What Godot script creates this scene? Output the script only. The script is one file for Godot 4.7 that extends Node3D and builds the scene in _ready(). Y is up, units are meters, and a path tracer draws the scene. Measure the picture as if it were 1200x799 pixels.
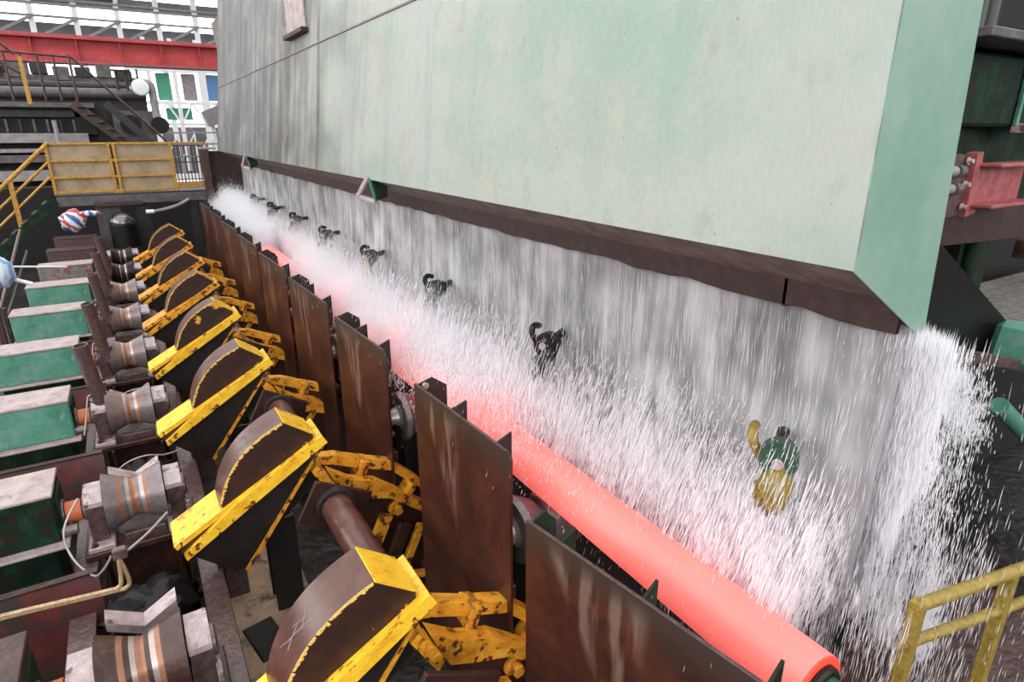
extends Node3D
# A pipe quench line in a steelworks. Units metres, y up, the line runs along -z.

const ORD = ["nearest", "second", "third", "fourth", "fifth", "sixth", "seventh", "eighth", "ninth", "tenth"]
const PITCH = 1.75
var M = {}
var used = {}
var rng = RandomNumberGenerator.new()

# ------------------------------------------------------------------ mesh builder
class Sh:
	var v = PackedVector3Array()
	var n = PackedVector3Array()
	var t = PackedVector2Array()

	func tri(a, b, c, na, nb, nc, ua = Vector2.ZERO, ub = Vector2.ZERO, uc = Vector2.ZERO):
		v.append(a); v.append(c); v.append(b)
		n.append(na); n.append(nc); n.append(nb)
		t.append(ua); t.append(uc); t.append(ub)

	func face(pts, away = null, uvs = null):       # flat convex polygon; away = point inside the solid
		var nr = (pts[1] - pts[0]).cross(pts[2] - pts[0])
		if nr.length() < 1e-12 and pts.size() > 3:
			nr = (pts[2] - pts[0]).cross(pts[3] - pts[0])
		nr = nr.normalized()
		var flip = false
		if away != null and nr.dot(pts[0] - away) < 0:
			flip = true; nr = -nr
		for i in range(1, pts.size() - 1):
			var ua = uvs[0] if uvs else Vector2.ZERO
			var ub = uvs[i] if uvs else Vector2.ZERO
			var uc = uvs[i + 1] if uvs else Vector2.ZERO
			if flip: tri(pts[0], pts[i + 1], pts[i], nr, nr, nr, ua, uc, ub)
			else: tri(pts[0], pts[i], pts[i + 1], nr, nr, nr, ua, ub, uc)

	func box(c, s, b = Basis(), ch = 0.006):
		var h = s * 0.5
		ch = min(ch, min(h.x, min(h.y, h.z)) * 0.45)
		var i = h - Vector3(ch, ch, ch)
		var sg = [-1.0, 1.0]
		for a in 3:
			var p = (a + 1) % 3; var q = (a + 2) % 3
			for s1 in sg:
				var f = []
				for k in [[-1, -1], [1, -1], [1, 1], [-1, 1]]:
					var w = Vector3(); w[a] = h[a] * s1; w[p] = i[p] * k[0]; w[q] = i[q] * k[1]
					f.append(c + b * w)
				face(f, c)
				for s2 in sg:                          # edge between +-a and +-p
					var e = []
					for k in [-1, 1]:
						var w = Vector3(); w[a] = h[a] * s1; w[p] = i[p] * s2; w[q] = i[q] * k
						e.append(c + b * w)
					for k in [1, -1]:
						var w = Vector3(); w[a] = i[a] * s1; w[p] = h[p] * s2; w[q] = i[q] * k
						e.append(c + b * w)
					face(e, c)
		for x in sg:
			for y in sg:
				for z in sg:
					face([c + b * Vector3(h.x * x, i.y * y, i.z * z), c + b * Vector3(i.x * x, h.y * y, i.z * z), c + b * Vector3(i.x * x, i.y * y, h.z * z)], c)
		return self

	func bar(p0, p1, w, h, up = Vector3.UP, ch = 0.004):
		var d = (p1 - p0).normalized()
		if abs(d.dot(up)) > 0.98: up = Vector3.BACK
		var x = up.cross(d).normalized()
		var y = d.cross(x)
		return box((p0 + p1) * 0.5, Vector3(w, h, p0.distance_to(p1)), Basis(x, y, d), ch)

	func frame(d):
		var up = Vector3.UP if abs(d.y) < 0.9 else Vector3.RIGHT
		var x = up.cross(d).normalized()
		return [x, d.cross(x)]

	func lathe(prof, o, axis, k = 24):               # prof: [along, radius]
		var d = axis.normalized()
		var f = frame(d)
		for i in prof.size() - 1:
			var a = prof[i]; var b = prof[i + 1]
			if a[0] == b[0] and a[1] == b[1]: continue
			var sl = Vector2(b[0] - a[0], b[1] - a[1]).normalized()
			for j in k:
				var t0 = TAU * j / k; var t1 = TAU * (j + 1) / k
				var r0 = f[0] * cos(t0) + f[1] * sin(t0); var r1 = f[0] * cos(t1) + f[1] * sin(t1)
				var n0 = (r0 * sl.x - d * sl.y).normalized(); var n1 = (r1 * sl.x - d * sl.y).normalized()
				var A = o + d * a[0] + r0 * a[1]; var B = o + d * a[0] + r1 * a[1]
				var C = o + d * b[0] + r1 * b[1]; var D = o + d * b[0] + r0 * b[1]
				if a[1] > 1e-6: tri(A, B, C, n0, n1, n1)
				if b[1] > 1e-6: tri(A, C, D, n0, n1, n0)
		return self

	func tube(p0, p1, r, k = 14, r2 = -1.0):
		if r2 < 0: r2 = r
		var L = p0.distance_to(p1)
		return lathe([[0.0, 0.0], [0.0, r], [L, r2], [L, 0.0]], p0, p1 - p0, k)

	func pipe(p0, p1, ro, ri, k = 24):               # open tube with a wall
		var L = p0.distance_to(p1)
		return lathe([[0.0, ri], [0.0, ro], [L, ro], [L, ri], [0.0, ri]], p0, p1 - p0, k)

	func path(pts, r, k = 8):
		var rings = []
		for i in pts.size():
			var d
			if i == 0: d = pts[1] - pts[0]
			elif i == pts.size() - 1: d = pts[i] - pts[i - 1]
			else: d = (pts[i + 1] - pts[i]).normalized() + (pts[i] - pts[i - 1]).normalized()
			d = d.normalized()
			var ring = []
			var x
			if i == 0: x = frame(d)[0]
			else:
				x = rings[i - 1][1]; x = (x - d * x.dot(d)).normalized()
			var y = d.cross(x)
			for j in k: ring.append(x * cos(TAU * j / k) + y * sin(TAU * j / k))
			rings.append([ring, x])
		for i in pts.size() - 1:
			for j in k:
				var a = rings[i][0][j]; var b = rings[i][0][(j + 1) % k]; var c = rings[i + 1][0][(j + 1) % k]; var d = rings[i + 1][0][j]
				tri(pts[i] + a * r, pts[i] + b * r, pts[i + 1] + c * r, a, b, c)
				tri(pts[i] + a * r, pts[i + 1] + c * r, pts[i + 1] + d * r, a, c, d)
		return self

	func curve(pts, r, k = 8, n_ = 8):                # smooth path
		var c = Curve3D.new()
		for i in pts.size():
			var tan_ = Vector3()
			if i > 0 and i < pts.size() - 1: tan_ = (pts[i + 1] - pts[i - 1]) * 0.18
			c.add_point(pts[i], -tan_, tan_)
		var q = []
		for i in pts.size() - 1:
			for j in n_: q.append(c.sample(i, float(j) / n_))
		q.append(pts[-1])
		return path(q, r, k)

	func prism(poly, o, ex, ey, ez, uvs = 1.0):      # poly in (ex, ey), extruded by ez
		var pp = PackedVector2Array(poly)
		if Geometry2D.is_polygon_clockwise(pp): pp.reverse()     # y-up: make counter-clockwise
		var ar = 0.0
		for i in pp.size(): ar += pp[i].cross(pp[(i + 1) % pp.size()])
		if ar < 0: pp.reverse()
		var idx = Geometry2D.triangulate_polygon(pp)
		var nz = ex.cross(ey).normalized()
		var top = o; var bot = o + ez
		if nz.dot(ez) > 0: top = o + ez; bot = o
		var mn = pp[0]; var mx = pp[0]
		for p in pp: mn = mn.min(p); mx = mx.max(p)
		var sz = mx - mn
		var U = func(p): return Vector2((p.x - mn.x) / sz.x, 1.0 - (p.y - mn.y) / sz.y)
		for i in range(0, idx.size(), 3):
			var a = pp[idx[i]]; var b = pp[idx[i + 1]]; var c = pp[idx[i + 2]]
			if (b - a).cross(c - a) < 0:
				var s = b; b = c; c = s
			tri(top + ex * a.x + ey * a.y, top + ex * b.x + ey * b.y, top + ex * c.x + ey * c.y, nz, nz, nz, U.call(a), U.call(b), U.call(c))
			tri(bot + ex * a.x + ey * a.y, bot + ex * c.x + ey * c.y, bot + ex * b.x + ey * b.y, -nz, -nz, -nz, U.call(a), U.call(c), U.call(b))
		for i in pp.size():
			var a = pp[i]; var b = pp[(i + 1) % pp.size()]
			var e = b - a
			var nn = (ex * e.y - ey * e.x).normalized()
			var A = bot + ex * a.x + ey * a.y; var B = bot + ex * b.x + ey * b.y
			var C = top + ex * b.x + ey * b.y; var D = top + ex * a.x + ey * a.y
			tri(A, B, C, nn, nn, nn, U.call(a), U.call(b), U.call(b))
			tri(A, C, D, nn, nn, nn, U.call(a), U.call(b), U.call(a))
		return self

	func blob(c, s, seed_, amp, k = 16, b = Basis()):  # lumpy ellipsoid
		var nz = FastNoiseLite.new(); nz.seed = seed_; nz.frequency = 0.9
		var P = func(i, j):
			var a = PI * i / k; var t = TAU * j / (k * 2)
			var d = Vector3(sin(a) * cos(t), cos(a), sin(a) * sin(t))
			var q = d * (1.0 + amp * nz.get_noise_3dv(d * 2.0))
			return [c + b * (q * s), b * (d / s).normalized(), Vector2(float(j) / (k * 2), float(i) / k)]
		for i in k:
			for j in k * 2:
				var A = P.call(i, j); var B = P.call(i, j + 1); var C = P.call(i + 1, j + 1); var D = P.call(i + 1, j)
				tri(A[0], B[0], C[0], A[1], B[1], C[1], A[2], B[2], C[2])
				tri(A[0], C[0], D[0], A[1], C[1], D[1], A[2], C[2], D[2])
		return self

	func hexbolt(c, d, r, h):
		return lathe([[0.0, 0.0], [0.0, r * 1.5], [h * 0.25, r * 1.5], [h * 0.25, 0.0]], c, d, 16).lathe([[h * 0.2, r], [h, r], [h, 0.0]], c, d, 6)

	func mesh():
		var a = []; a.resize(Mesh.ARRAY_MAX)
		a[Mesh.ARRAY_VERTEX] = v; a[Mesh.ARRAY_NORMAL] = n; a[Mesh.ARRAY_TEX_UV] = t
		var m = ArrayMesh.new()
		m.add_surface_from_arrays(Mesh.PRIMITIVE_TRIANGLES, a)
		return m

# ------------------------------------------------------------------ scene helpers
func V(x, y, z): return Vector3(x, y, z)

func numbered(s):
	if not used.has(s):
		used[s] = 0
		return s
	used[s] += 1
	return "%s_%03d" % [s, used[s]]

func put(called, sh, mat, parent):
	var o = MeshInstance3D.new()
	o.name = called
	o.mesh = sh.mesh() if sh is Sh else sh
	o.material_override = mat
	parent.add_child(o, true)
	return o

func tag(o, label, category, group = "", kind = ""):
	o.set_meta("label", label); o.set_meta("category", category)
	if group: o.set_meta("group", group)
	if kind: o.set_meta("kind", kind)
	return o

func thing(called, label, category, at = Vector3.ZERO, group = ""):
	var o = Node3D.new()
	o.name = numbered(called)
	add_child(o)
	o.position = at
	return tag(o, label, category, group)

func single(called, sh, mat, label, category, group = "", kind = ""):
	return tag(put(numbered(called), sh, mat, self), label, category, group, kind)

func struct(called, sh, mat):
	var o = put(numbered(called), sh, mat, self)
	o.set_meta("kind", "structure")
	return o

func copy(src, at, label, group = ""):
	var o = src.duplicate()
	o.name = numbered(String(src.name).rstrip("_0123456789"))
	add_child(o)
	o.position = at
	o.set_meta("label", label)
	if group: o.set_meta("group", group)
	return o

func look(o, called, mat):                           # give the parts of that name another material
	for c in o.get_children():
		if String(c.name).begins_with(called): c.material_override = mat

# ------------------------------------------------------------------ textures and materials
func noise_bytes(seed_, freq, w, h, oct = 4, kind = FastNoiseLite.TYPE_SIMPLEX_SMOOTH):
	var f = FastNoiseLite.new()
	f.seed = seed_; f.frequency = freq; f.noise_type = kind; f.fractal_octaves = oct
	return f.get_seamless_image(w, h).get_data()

func lut(stops):
	var g = []
	for i in 256:
		var x = i / 255.0
		var c = stops[-1][1]
		for k in stops.size() - 1:
			if x <= stops[k + 1][0]:
				var u = clamp((x - stops[k][0]) / (stops[k + 1][0] - stops[k][0]), 0.0, 1.0)
				c = stops[k][1].lerp(stops[k + 1][1], u)
				break
		g.append(c)
	return g

func tex(seed_, stops, freq = 0.01, fine = 0.35, patch = null, thr = 0.6, soft = 0.05, pfreq = 0.02, size = 384):
	var a = noise_bytes(seed_, freq, size, size)
	var b = noise_bytes(seed_ + 7, freq * 7.0, size, size, 3)
	var p = noise_bytes(seed_ + 13, pfreq, size, size, 5) if patch else null
	var g = lut(stops)
	var out = PackedByteArray(); out.resize(size * size * 3)
	for i in size * size:
		var x = int(clamp(a[i] * (1.0 - fine) + b[i] * fine, 0, 255))
		var c = g[x]
		if patch:
			var w = clamp((p[i] / 255.0 * 0.85 + b[i] / 255.0 * 0.15 - thr) / soft, 0.0, 1.0)
			if w > 0: c = c.lerp(patch, w)
		out[i * 3] = int(c.r * 255); out[i * 3 + 1] = int(c.g * 255); out[i * 3 + 2] = int(c.b * 255)
	var im = Image.create_from_data(size, size, false, Image.FORMAT_RGB8, out)
	im.generate_mipmaps()
	return ImageTexture.create_from_image(im)

func mat(col, rough = 0.6, metal = 0.0, texture = null, scale_ = 1.0, spec = 0.5):
	var m = StandardMaterial3D.new()
	m.albedo_color = col if texture == null else Color.WHITE
	m.roughness = rough; m.metallic = metal; m.metallic_specular = spec
	if texture:
		m.albedo_texture = texture
		m.uv1_triplanar = true; m.uv1_world_triplanar = true
		m.uv1_scale = Vector3.ONE * scale_
	return m

func C(r, g, b): return Color(r / 255.0, g / 255.0, b / 255.0)

func bump(m, seed_, freq, strength, size = 256):
	var f = FastNoiseLite.new(); f.seed = seed_; f.frequency = freq; f.fractal_octaves = 4
	var im = f.get_seamless_image(size, size)
	im.convert(Image.FORMAT_RGBA8)
	im.bump_map_to_normal_map(strength)
	m.normal_enabled = true
	m.normal_texture = ImageTexture.create_from_image(im)
	m.normal_scale = 1.0
	return m

func hood_texture():                                  # u = sqrt of the distance along the sheet, v down
	var w = 1600; var h = 448
	var nz = FastNoiseLite.new(); nz.seed = 14; nz.frequency = 1.0; nz.fractal_octaves = 4
	var n2 = FastNoiseLite.new(); n2.seed = 19; n2.frequency = 1.0; n2.fractal_octaves = 4
	var f = noise_bytes(13, 0.11, w, h, 3)
	var out = PackedByteArray(); out.resize(w * h * 3)
	var pale = C(186, 196, 187); var green = C(160, 184, 169); var cream = C(192, 194, 180); var grey = C(158, 164, 160); var soot = C(92, 90, 94); var blue = C(128, 130, 146); var pink = C(190, 168, 160)
	for x in w:
		var q = pow(float(x) / w, 2.0) * 15.6            # metres from the near edge
		var broad = n2.get_noise_2d(q * 0.5, 3.0)
		for y in h:
			var i = y * w + x
			var m = float(y) / h * 2.74                   # metres from the top
			var A = n2.get_noise_2d(q * 0.55, m * 0.8) * 0.5 + 0.5
			var B = nz.get_noise_2d(q * 2.2 + 40.0, m * 1.6) * 0.5 + 0.5
			var st = nz.get_noise_2d(q * 3.2, m * 0.28) * 0.5 + 0.5      # run-off streaks
			var D = n2.get_noise_2d(q * 6.0 + 9.0, m * 4.0) * 0.5 + 0.5
			var F = f[i] / 255.0
			var c = pale.lerp(green, clamp((A - 0.42) * 2.6 + (st - 0.5) * 0.5, 0, 0.9))
			c = c.lerp(cream, clamp((B - 0.55) * 2.2, 0, 0.7))
			c = c.lerp(grey, clamp((D - 0.56) * 2.2, 0, 0.45) * clamp((B - 0.3) * 2.0, 0, 1))
			c = c.lerp(grey, clamp((st - 0.55) * 1.6, 0, 0.4) * smoothstep(0.5, 4.0, q))
			var dirt = smoothstep(4.4, 8.8, q + broad * 1.6 + (A - 0.5) * 2.0)
			dirt = dirt * clamp(0.74 + (st - 0.5) * 0.8 + (A - 0.5) * 0.9 + (B - 0.5) * 0.5, 0.2, 0.98)
			c = c.lerp(soot, dirt * 0.9)
			var drip = clamp(1.0 - abs(q - 6.75 - 0.06 * sin(m * 2.0)) / 0.09, 0, 1) * smoothstep(0.9, 1.3, m) + 0.6 * clamp(1.0 - abs(q - 8.3) / 0.12, 0, 1) * smoothstep(0.9, 1.2, m)
			c = c.lerp(C(64, 62, 64), clamp(drip, 0, 1) * 0.55 * (0.5 + B))
			if q > 9.5: c = c.lerp(blue, clamp((B - 0.5) * 2.0, 0, 0.5))
			var pk = clamp((nz.get_noise_2d(q * 1.3 + 80.0, m * 1.3) - 0.38) * 4.0, 0, 0.35)
			c = c.lerp(pink, pk)
			if F > 0.86 and D > 0.5: c = c.lerp(soot, 0.35)
			c = c * (0.85 + 0.06 * F)
			out[i * 3] = int(clamp(c.r, 0, 1) * 255); out[i * 3 + 1] = int(clamp(c.g, 0, 1) * 255); out[i * 3 + 2] = int(clamp(c.b, 0, 1) * 255)
	var im = Image.create_from_data(w, h, false, Image.FORMAT_RGB8, out)
	im.generate_mipmaps()
	return ImageTexture.create_from_image(im)

func guard_texture(seed_):                            # rusty plate, pale wet scale near its top edge
	var w = 256; var h = 512
	var a = noise_bytes(seed_, 0.008, w, h); var s = noise_bytes(seed_ + 1, 0.05, w, h, 4)
	var nz = FastNoiseLite.new(); nz.seed = seed_ + 2; nz.frequency = 0.02; nz.fractal_octaves = 4
	var out = PackedByteArray(); out.resize(w * h * 3)
	var r0 = C(48, 25, 18); var r1 = C(92, 46, 31); var dark = C(58, 50, 46); var pale = C(142, 126, 114)
	for y in h:
		for x in w:
			var i = y * w + x
			var u = float(x) / w; var vv = float(y) / h
			var A = a[i] / 255.0; var S = s[i] / 255.0
			var st = nz.get_noise_2d(x * 2.2, y * 0.25) * 0.5 + 0.5
			var c = r0.lerp(r1, clamp(A * 0.8 + (S - 0.5) * 0.5, 0, 1))
			c = c.lerp(dark, clamp(1.0 - vv / (0.07 + 0.06 * st), 0, 1) * 0.9)
			var wd = 0.24 * (1.0 - vv / 0.42)
			var e = clamp((wd - abs(u - 0.30 - vv * 0.4)) / 0.05, 0, 1) * clamp((st - 0.36) * 4.0, 0, 1)
			c = c.lerp(pale, e * 0.55 * clamp(vv / 0.05, 0, 1))
			out[i * 3] = int(c.r * 255); out[i * 3 + 1] = int(c.g * 255); out[i * 3 + 2] = int(c.b * 255)
	var im = Image.create_from_data(w, h, false, Image.FORMAT_RGB8, out)
	im.generate_mipmaps()
	return ImageTexture.create_from_image(im)

func sheet_texture():                                 # falling water: aerated strands are white and opaque, clear ones let through
	var w = 1024; var h = 256
	var nz = FastNoiseLite.new(); nz.seed = 31; nz.frequency = 0.02; nz.fractal_octaves = 5
	var n2 = FastNoiseLite.new(); n2.seed = 33; n2.frequency = 0.012; n2.fractal_octaves = 3
	var out = PackedByteArray(); out.resize(w * h * 4)
	for y in h:
		for x in w:
			var i = (y * w + x) * 4
			var vv = float(y) / h
			var s = nz.get_noise_2d(x * 2.6, y * 0.22) * 0.5 + 0.5
			var b = n2.get_noise_2d(x * 1.0, y * 0.9) * 0.5 + 0.5
			var al = clamp(0.82 + (s - 0.5) * 0.5 + (b - 0.5) * 0.4, 0.4, 0.97)
			al *= 1.0 - smoothstep(0.62, 1.0, vv + (s - 0.5) * 0.7)
			var g = clamp(0.61 + (s - 0.5) * 0.2 + (b - 0.5) * 0.22 + 0.12 * clamp(float(x) / w - 0.3, 0.0, 0.5), 0.35, 0.9)
			out[i] = int(g * 255); out[i + 1] = int(g * 255); out[i + 2] = int(min(g * 1.02, 1.0) * 255); out[i + 3] = int(al * 255)
	var im = Image.create_from_data(w, h, false, Image.FORMAT_RGBA8, out)
	im.generate_mipmaps()
	return ImageTexture.create_from_image(im)

func stripe_texture(cols):
	var im = Image.create(64, 32, false, Image.FORMAT_RGB8)
	for x in 64:
		for y in 32: im.set_pixel(x, y, cols[int(x / 4) % cols.size()])
	return ImageTexture.create_from_image(im)

func make_materials():
	M.hood = mat(Color.WHITE, 0.55); M.hood.albedo_texture = hood_texture()
	M.hood_end = mat(Color.WHITE, 0.5, 0, tex(21, [[0.0, C(100, 136, 119)], [0.5, C(117, 149, 134)], [1.0, C(135, 158, 144)]], 0.006, 0.3), 0.6)
	M.under = mat(Color.WHITE, 0.7, 0, tex(22, [[0.0, C(70, 60, 54)], [0.6, C(124, 116, 106)], [1.0, C(160, 154, 142)]], 0.02), 0.8)
	M.baffle = mat(Color.WHITE, 0.6, 0, tex(23, [[0.0, C(24, 14, 12)], [0.6, C(54, 32, 28)], [1.0, C(86, 52, 42)]], 0.02), 1.2)
	M.rust = bump(mat(Color.WHITE, 0.42, 0, tex(24, [[0.0, C(28, 16, 14)], [0.5, C(56, 34, 29)], [1.0, C(94, 61, 51)]], 0.012, 0.4), 1.3), 3, 0.05, 1.5)
	M.brown = bump(mat(Color.WHITE, 0.3, 0, tex(25, [[0.0, C(50, 27, 22)], [0.5, C(82, 50, 42)], [1.0, C(112, 78, 69)]], 0.01, 0.3, C(216, 164, 66), 0.88, 0.02, 0.012), 1.0), 5, 0.04, 1.0)
	M.face = mat(Color.WHITE, 0.5, 0, tex(26, [[0.0, C(30, 13, 10)], [0.6, C(52, 25, 18)], [1.0, C(80, 41, 29)]], 0.015, 0.35, C(214, 158, 52), 0.88, 0.02, 0.009), 1.0)
	M.face_chip = mat(Color.WHITE, 0.5, 0, tex(126, [[0.0, C(30, 15, 13)], [0.6, C(48, 26, 21)], [1.0, C(74, 42, 33)]], 0.015, 0.35, C(222, 160, 52), 0.66, 0.02, 0.009), 1.0)
	M.deep = mat(Color.WHITE, 0.55, 0, tex(127, [[0.0, C(12, 8, 8)], [0.6, C(26, 17, 15)], [1.0, C(48, 30, 25)]], 0.015), 1.0)
	M.yellow = bump(mat(Color.WHITE, 0.5, 0, tex(27, [[0.0, C(206, 142, 30)], [0.5, C(240, 190, 44)], [1.0, C(250, 214, 70)]], 0.012, 0.3, C(104, 54, 26), 0.69, 0.05, 0.014), 1.4), 6, 0.05, 1.0)
	M.ochre = bump(mat(Color.WHITE, 0.5, 0, tex(28, [[0.0, C(176, 104, 22)], [0.5, C(222, 156, 40)], [1.0, C(240, 184, 62)]], 0.012, 0.35, C(92, 46, 24), 0.63, 0.08, 0.014), 1.6), 6, 0.05, 1.0)
	M.chip = mat(Color.WHITE, 0.6, 0, tex(29, [[0.0, C(196, 140, 50)], [0.5, C(226, 186, 96)], [1.0, C(238, 220, 170)]], 0.03), 3.0)
	M.steel = bump(mat(Color.WHITE, 0.33, 0.35, tex(30, [[0.0, C(84, 76, 78)], [0.5, C(120, 110, 112)], [1.0, C(156, 146, 146)]], 0.02, 0.5), 2.0), 8, 0.06, 0.8)
	M.band = mat(Color.WHITE, 0.3, 0.3, tex(40, [[0.0, C(116, 80, 64)], [0.5, C(148, 102, 80)], [1.0, C(172, 134, 114)]], 0.03, 0.4), 2.0)
	M.polish = mat(C(172, 160, 156), 0.3, 0.6)
	M.chrome = mat(C(110, 108, 112), 0.22, 0.9)
	M.pale = bump(mat(Color.WHITE, 0.4, 0.1, tex(41, [[0.0, C(136, 118, 118)], [0.5, C(176, 160, 162)], [1.0, C(212, 200, 202)]], 0.02, 0.4, C(106, 82, 78), 0.66, 0.06, 0.012), 1.6), 9, 0.06, 1.0)
	M.block = bump(mat(Color.WHITE, 0.28, 0.1, tex(42, [[0.0, C(48, 34, 33)], [0.5, C(84, 66, 64)], [1.0, C(122, 102, 100)]], 0.02, 0.5), 2.0), 9, 0.06, 1.0)
	M.green = mat(Color.WHITE, 0.5, 0, tex(43, [[0.0, C(48, 104, 88)], [0.5, C(78, 134, 116)], [1.0, C(112, 150, 138)]], 0.006, 0.3, C(112, 140, 130), 0.72, 0.12, 0.01), 1.0)
	M.dark_green = mat(Color.WHITE, 0.62, 0, tex(44, [[0.0, C(8, 20, 14)], [0.5, C(17, 42, 31)], [1.0, C(36, 68, 52)]], 0.01, 0.3, C(38, 28, 18), 0.6, 0.1, 0.016), 1.2)
	M.grey_box = mat(Color.WHITE, 0.6, 0, tex(45, [[0.0, C(92, 84, 82)], [0.5, C(122, 114, 112)], [1.0, C(146, 138, 136)]], 0.01, 0.3, C(130, 70, 48), 0.6, 0.1, 0.012), 1.2)
	M.lid = bump(mat(Color.WHITE, 0.45, 0, tex(46, [[0.0, C(126, 110, 108)], [0.5, C(160, 146, 144)], [1.0, C(184, 172, 170)]], 0.012, 0.35, C(130, 104, 98), 0.74, 0.12, 0.01), 1.2), 4, 0.05, 0.8)
	M.red = mat(Color.WHITE, 0.45, 0, tex(47, [[0.0, C(26, 12, 11)], [0.5, C(78, 23, 22)], [1.0, C(120, 36, 34)]], 0.012, 0.3, C(34, 34, 24), 0.5, 0.2, 0.008), 1.0)
	M.redoxide = mat(Color.WHITE, 0.5, 0, tex(48, [[0.0, C(110, 52, 52)], [0.5, C(150, 78, 80)], [1.0, C(184, 116, 116)]], 0.012, 0.35), 2.0)
	M.black = bump(mat(Color.WHITE, 0.42, 0, tex(49, [[0.0, C(9, 8, 8)], [0.6, C(22, 20, 19)], [1.0, C(50, 46, 44)]], 0.04, 0.5), 2.0), 12, 0.06, 0.9)
	M.dark_green.metallic_specular = 0.3; M.black.metallic_specular = 0.35
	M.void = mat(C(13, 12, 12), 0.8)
	M.dark = mat(Color.WHITE, 0.55, 0, tex(50, [[0.0, C(16, 15, 15)], [0.6, C(34, 31, 31)], [1.0, C(62, 57, 57)]], 0.012), 0.8)
	M.iron = mat(Color.WHITE, 0.5, 0.1, tex(51, [[0.0, C(58, 54, 56)], [0.6, C(88, 84, 86)], [1.0, C(124, 118, 120)]], 0.012), 0.8)
	M.greyband = mat(Color.WHITE, 0.6, 0, tex(52, [[0.0, C(112, 108, 110)], [0.6, C(140, 136, 138)], [1.0, C(164, 160, 160)]], 0.02), 0.6)
	M.concrete = bump(mat(Color.WHITE, 0.6, 0, tex(53, [[0.0, C(84, 70, 58)], [0.45, C(150, 126, 102)], [1.0, C(190, 164, 134)]], 0.009, 0.4, C(70, 60, 54), 0.68, 0.15, 0.01, 512), 0.6), 14, 0.05, 1.5)
	M.oily = bump(mat(Color.WHITE, 0.4, 0, tex(61, [[0.0, C(14, 13, 12)], [0.5, C(28, 25, 24)], [1.0, C(56, 50, 46)]], 0.009, 0.4), 0.5), 14, 0.05, 1.5)
	M.wet = bump(mat(Color.WHITE, 0.25, 0, tex(54, [[0.0, C(92, 90, 88)], [0.5, C(134, 130, 126)], [1.0, C(178, 172, 166)]], 0.02, 0.5), 1.5), 15, 0.04, 3.0)
	M.rail = mat(Color.WHITE, 0.5, 0, tex(55, [[0.0, C(128, 92, 32)], [0.5, C(178, 132, 46)], [1.0, C(196, 154, 66)]], 0.02, 0.4, C(112, 74, 40), 0.64, 0.08, 0.03), 1.5)
	M.olive = mat(Color.WHITE, 0.5, 0, tex(56, [[0.0, C(84, 72, 28)], [0.5, C(134, 114, 46)], [1.0, C(156, 138, 70)]], 0.02, 0.4, C(70, 56, 30), 0.72, 0.1, 0.03), 3.0)
	M.tan = mat(Color.WHITE, 0.6, 0, tex(57, [[0.0, C(124, 106, 80)], [0.5, C(156, 138, 110)], [1.0, C(176, 160, 136)]], 0.008, 0.3, C(126, 98, 70), 0.74, 0.2, 0.008), 0.4)
	M.girder = mat(Color.WHITE, 0.55, 0, tex(58, [[0.0, C(150, 44, 50)], [0.6, C(186, 62, 66)], [1.0, C(206, 92, 92)]], 0.01), 0.3)
	M.white = mat(C(226, 228, 228), 0.6)
	M.wall = mat(Color.WHITE, 0.8, 0, tex(59, [[0.0, C(84, 84, 88)], [0.6, C(108, 108, 112)], [1.0, C(128, 128, 132)]], 0.01), 0.15)
	M.teal = mat(C(70, 150, 120), 0.6)
	M.blue = mat(C(90, 130, 180), 0.6)
	M.wire = mat(C(170, 166, 164), 0.45, 0.3)
	M.brass = mat(Color.WHITE, 0.4, 0.3, tex(60, [[0.0, C(110, 84, 54)], [0.5, C(168, 144, 110)], [1.0, C(206, 190, 164)]], 0.03), 3.0)
	M.orange = mat(C(196, 104, 62), 0.5)
	M.hose = mat(C(10, 24, 19), 0.4)
	M.cap = mat(C(34, 66, 50), 0.4)
	M.hot = mat(C(196, 116, 110), 0.4)
	M.hot.emission_enabled = true; M.hot.emission = Color(1.0, 0.42, 0.39); M.hot.emission_energy_multiplier = 0.29
	M.hot_rim = mat(C(150, 60, 50), 0.5)
	M.hot_rim.emission_enabled = true; M.hot_rim.emission = Color(1.0, 0.2, 0.1); M.hot_rim.emission_energy_multiplier = 0.5
	M.water = mat(C(250, 250, 252), 0.35)
	M.water.albedo_color.a = 0.5; M.water.backlight_enabled = true; M.water.backlight = Color(0.92, 0.92, 0.94); M.water.transparency = BaseMaterial3D.TRANSPARENCY_ALPHA
	M.sheet = mat(Color.WHITE, 0.4); M.sheet.albedo_texture = sheet_texture()
	M.sheet.transparency = BaseMaterial3D.TRANSPARENCY_ALPHA
	M.sheet.cull_mode = BaseMaterial3D.CULL_DISABLED
	M.guard = []
	for i in 3:
		var g = mat(Color.WHITE, 0.36, 0.0); g.albedo_texture = guard_texture(70 + i * 5)
		M.guard.append(g)
	M.bag = mat(Color.WHITE, 0.5); M.bag.albedo_texture = stripe_texture([C(214, 216, 222), C(186, 62, 66), C(214, 216, 222), C(58, 92, 158)])
	M.rag = mat(Color.WHITE, 0.6); M.rag.albedo_texture = stripe_texture([C(210, 220, 232), C(120, 164, 208), C(190, 206, 226)])

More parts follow.
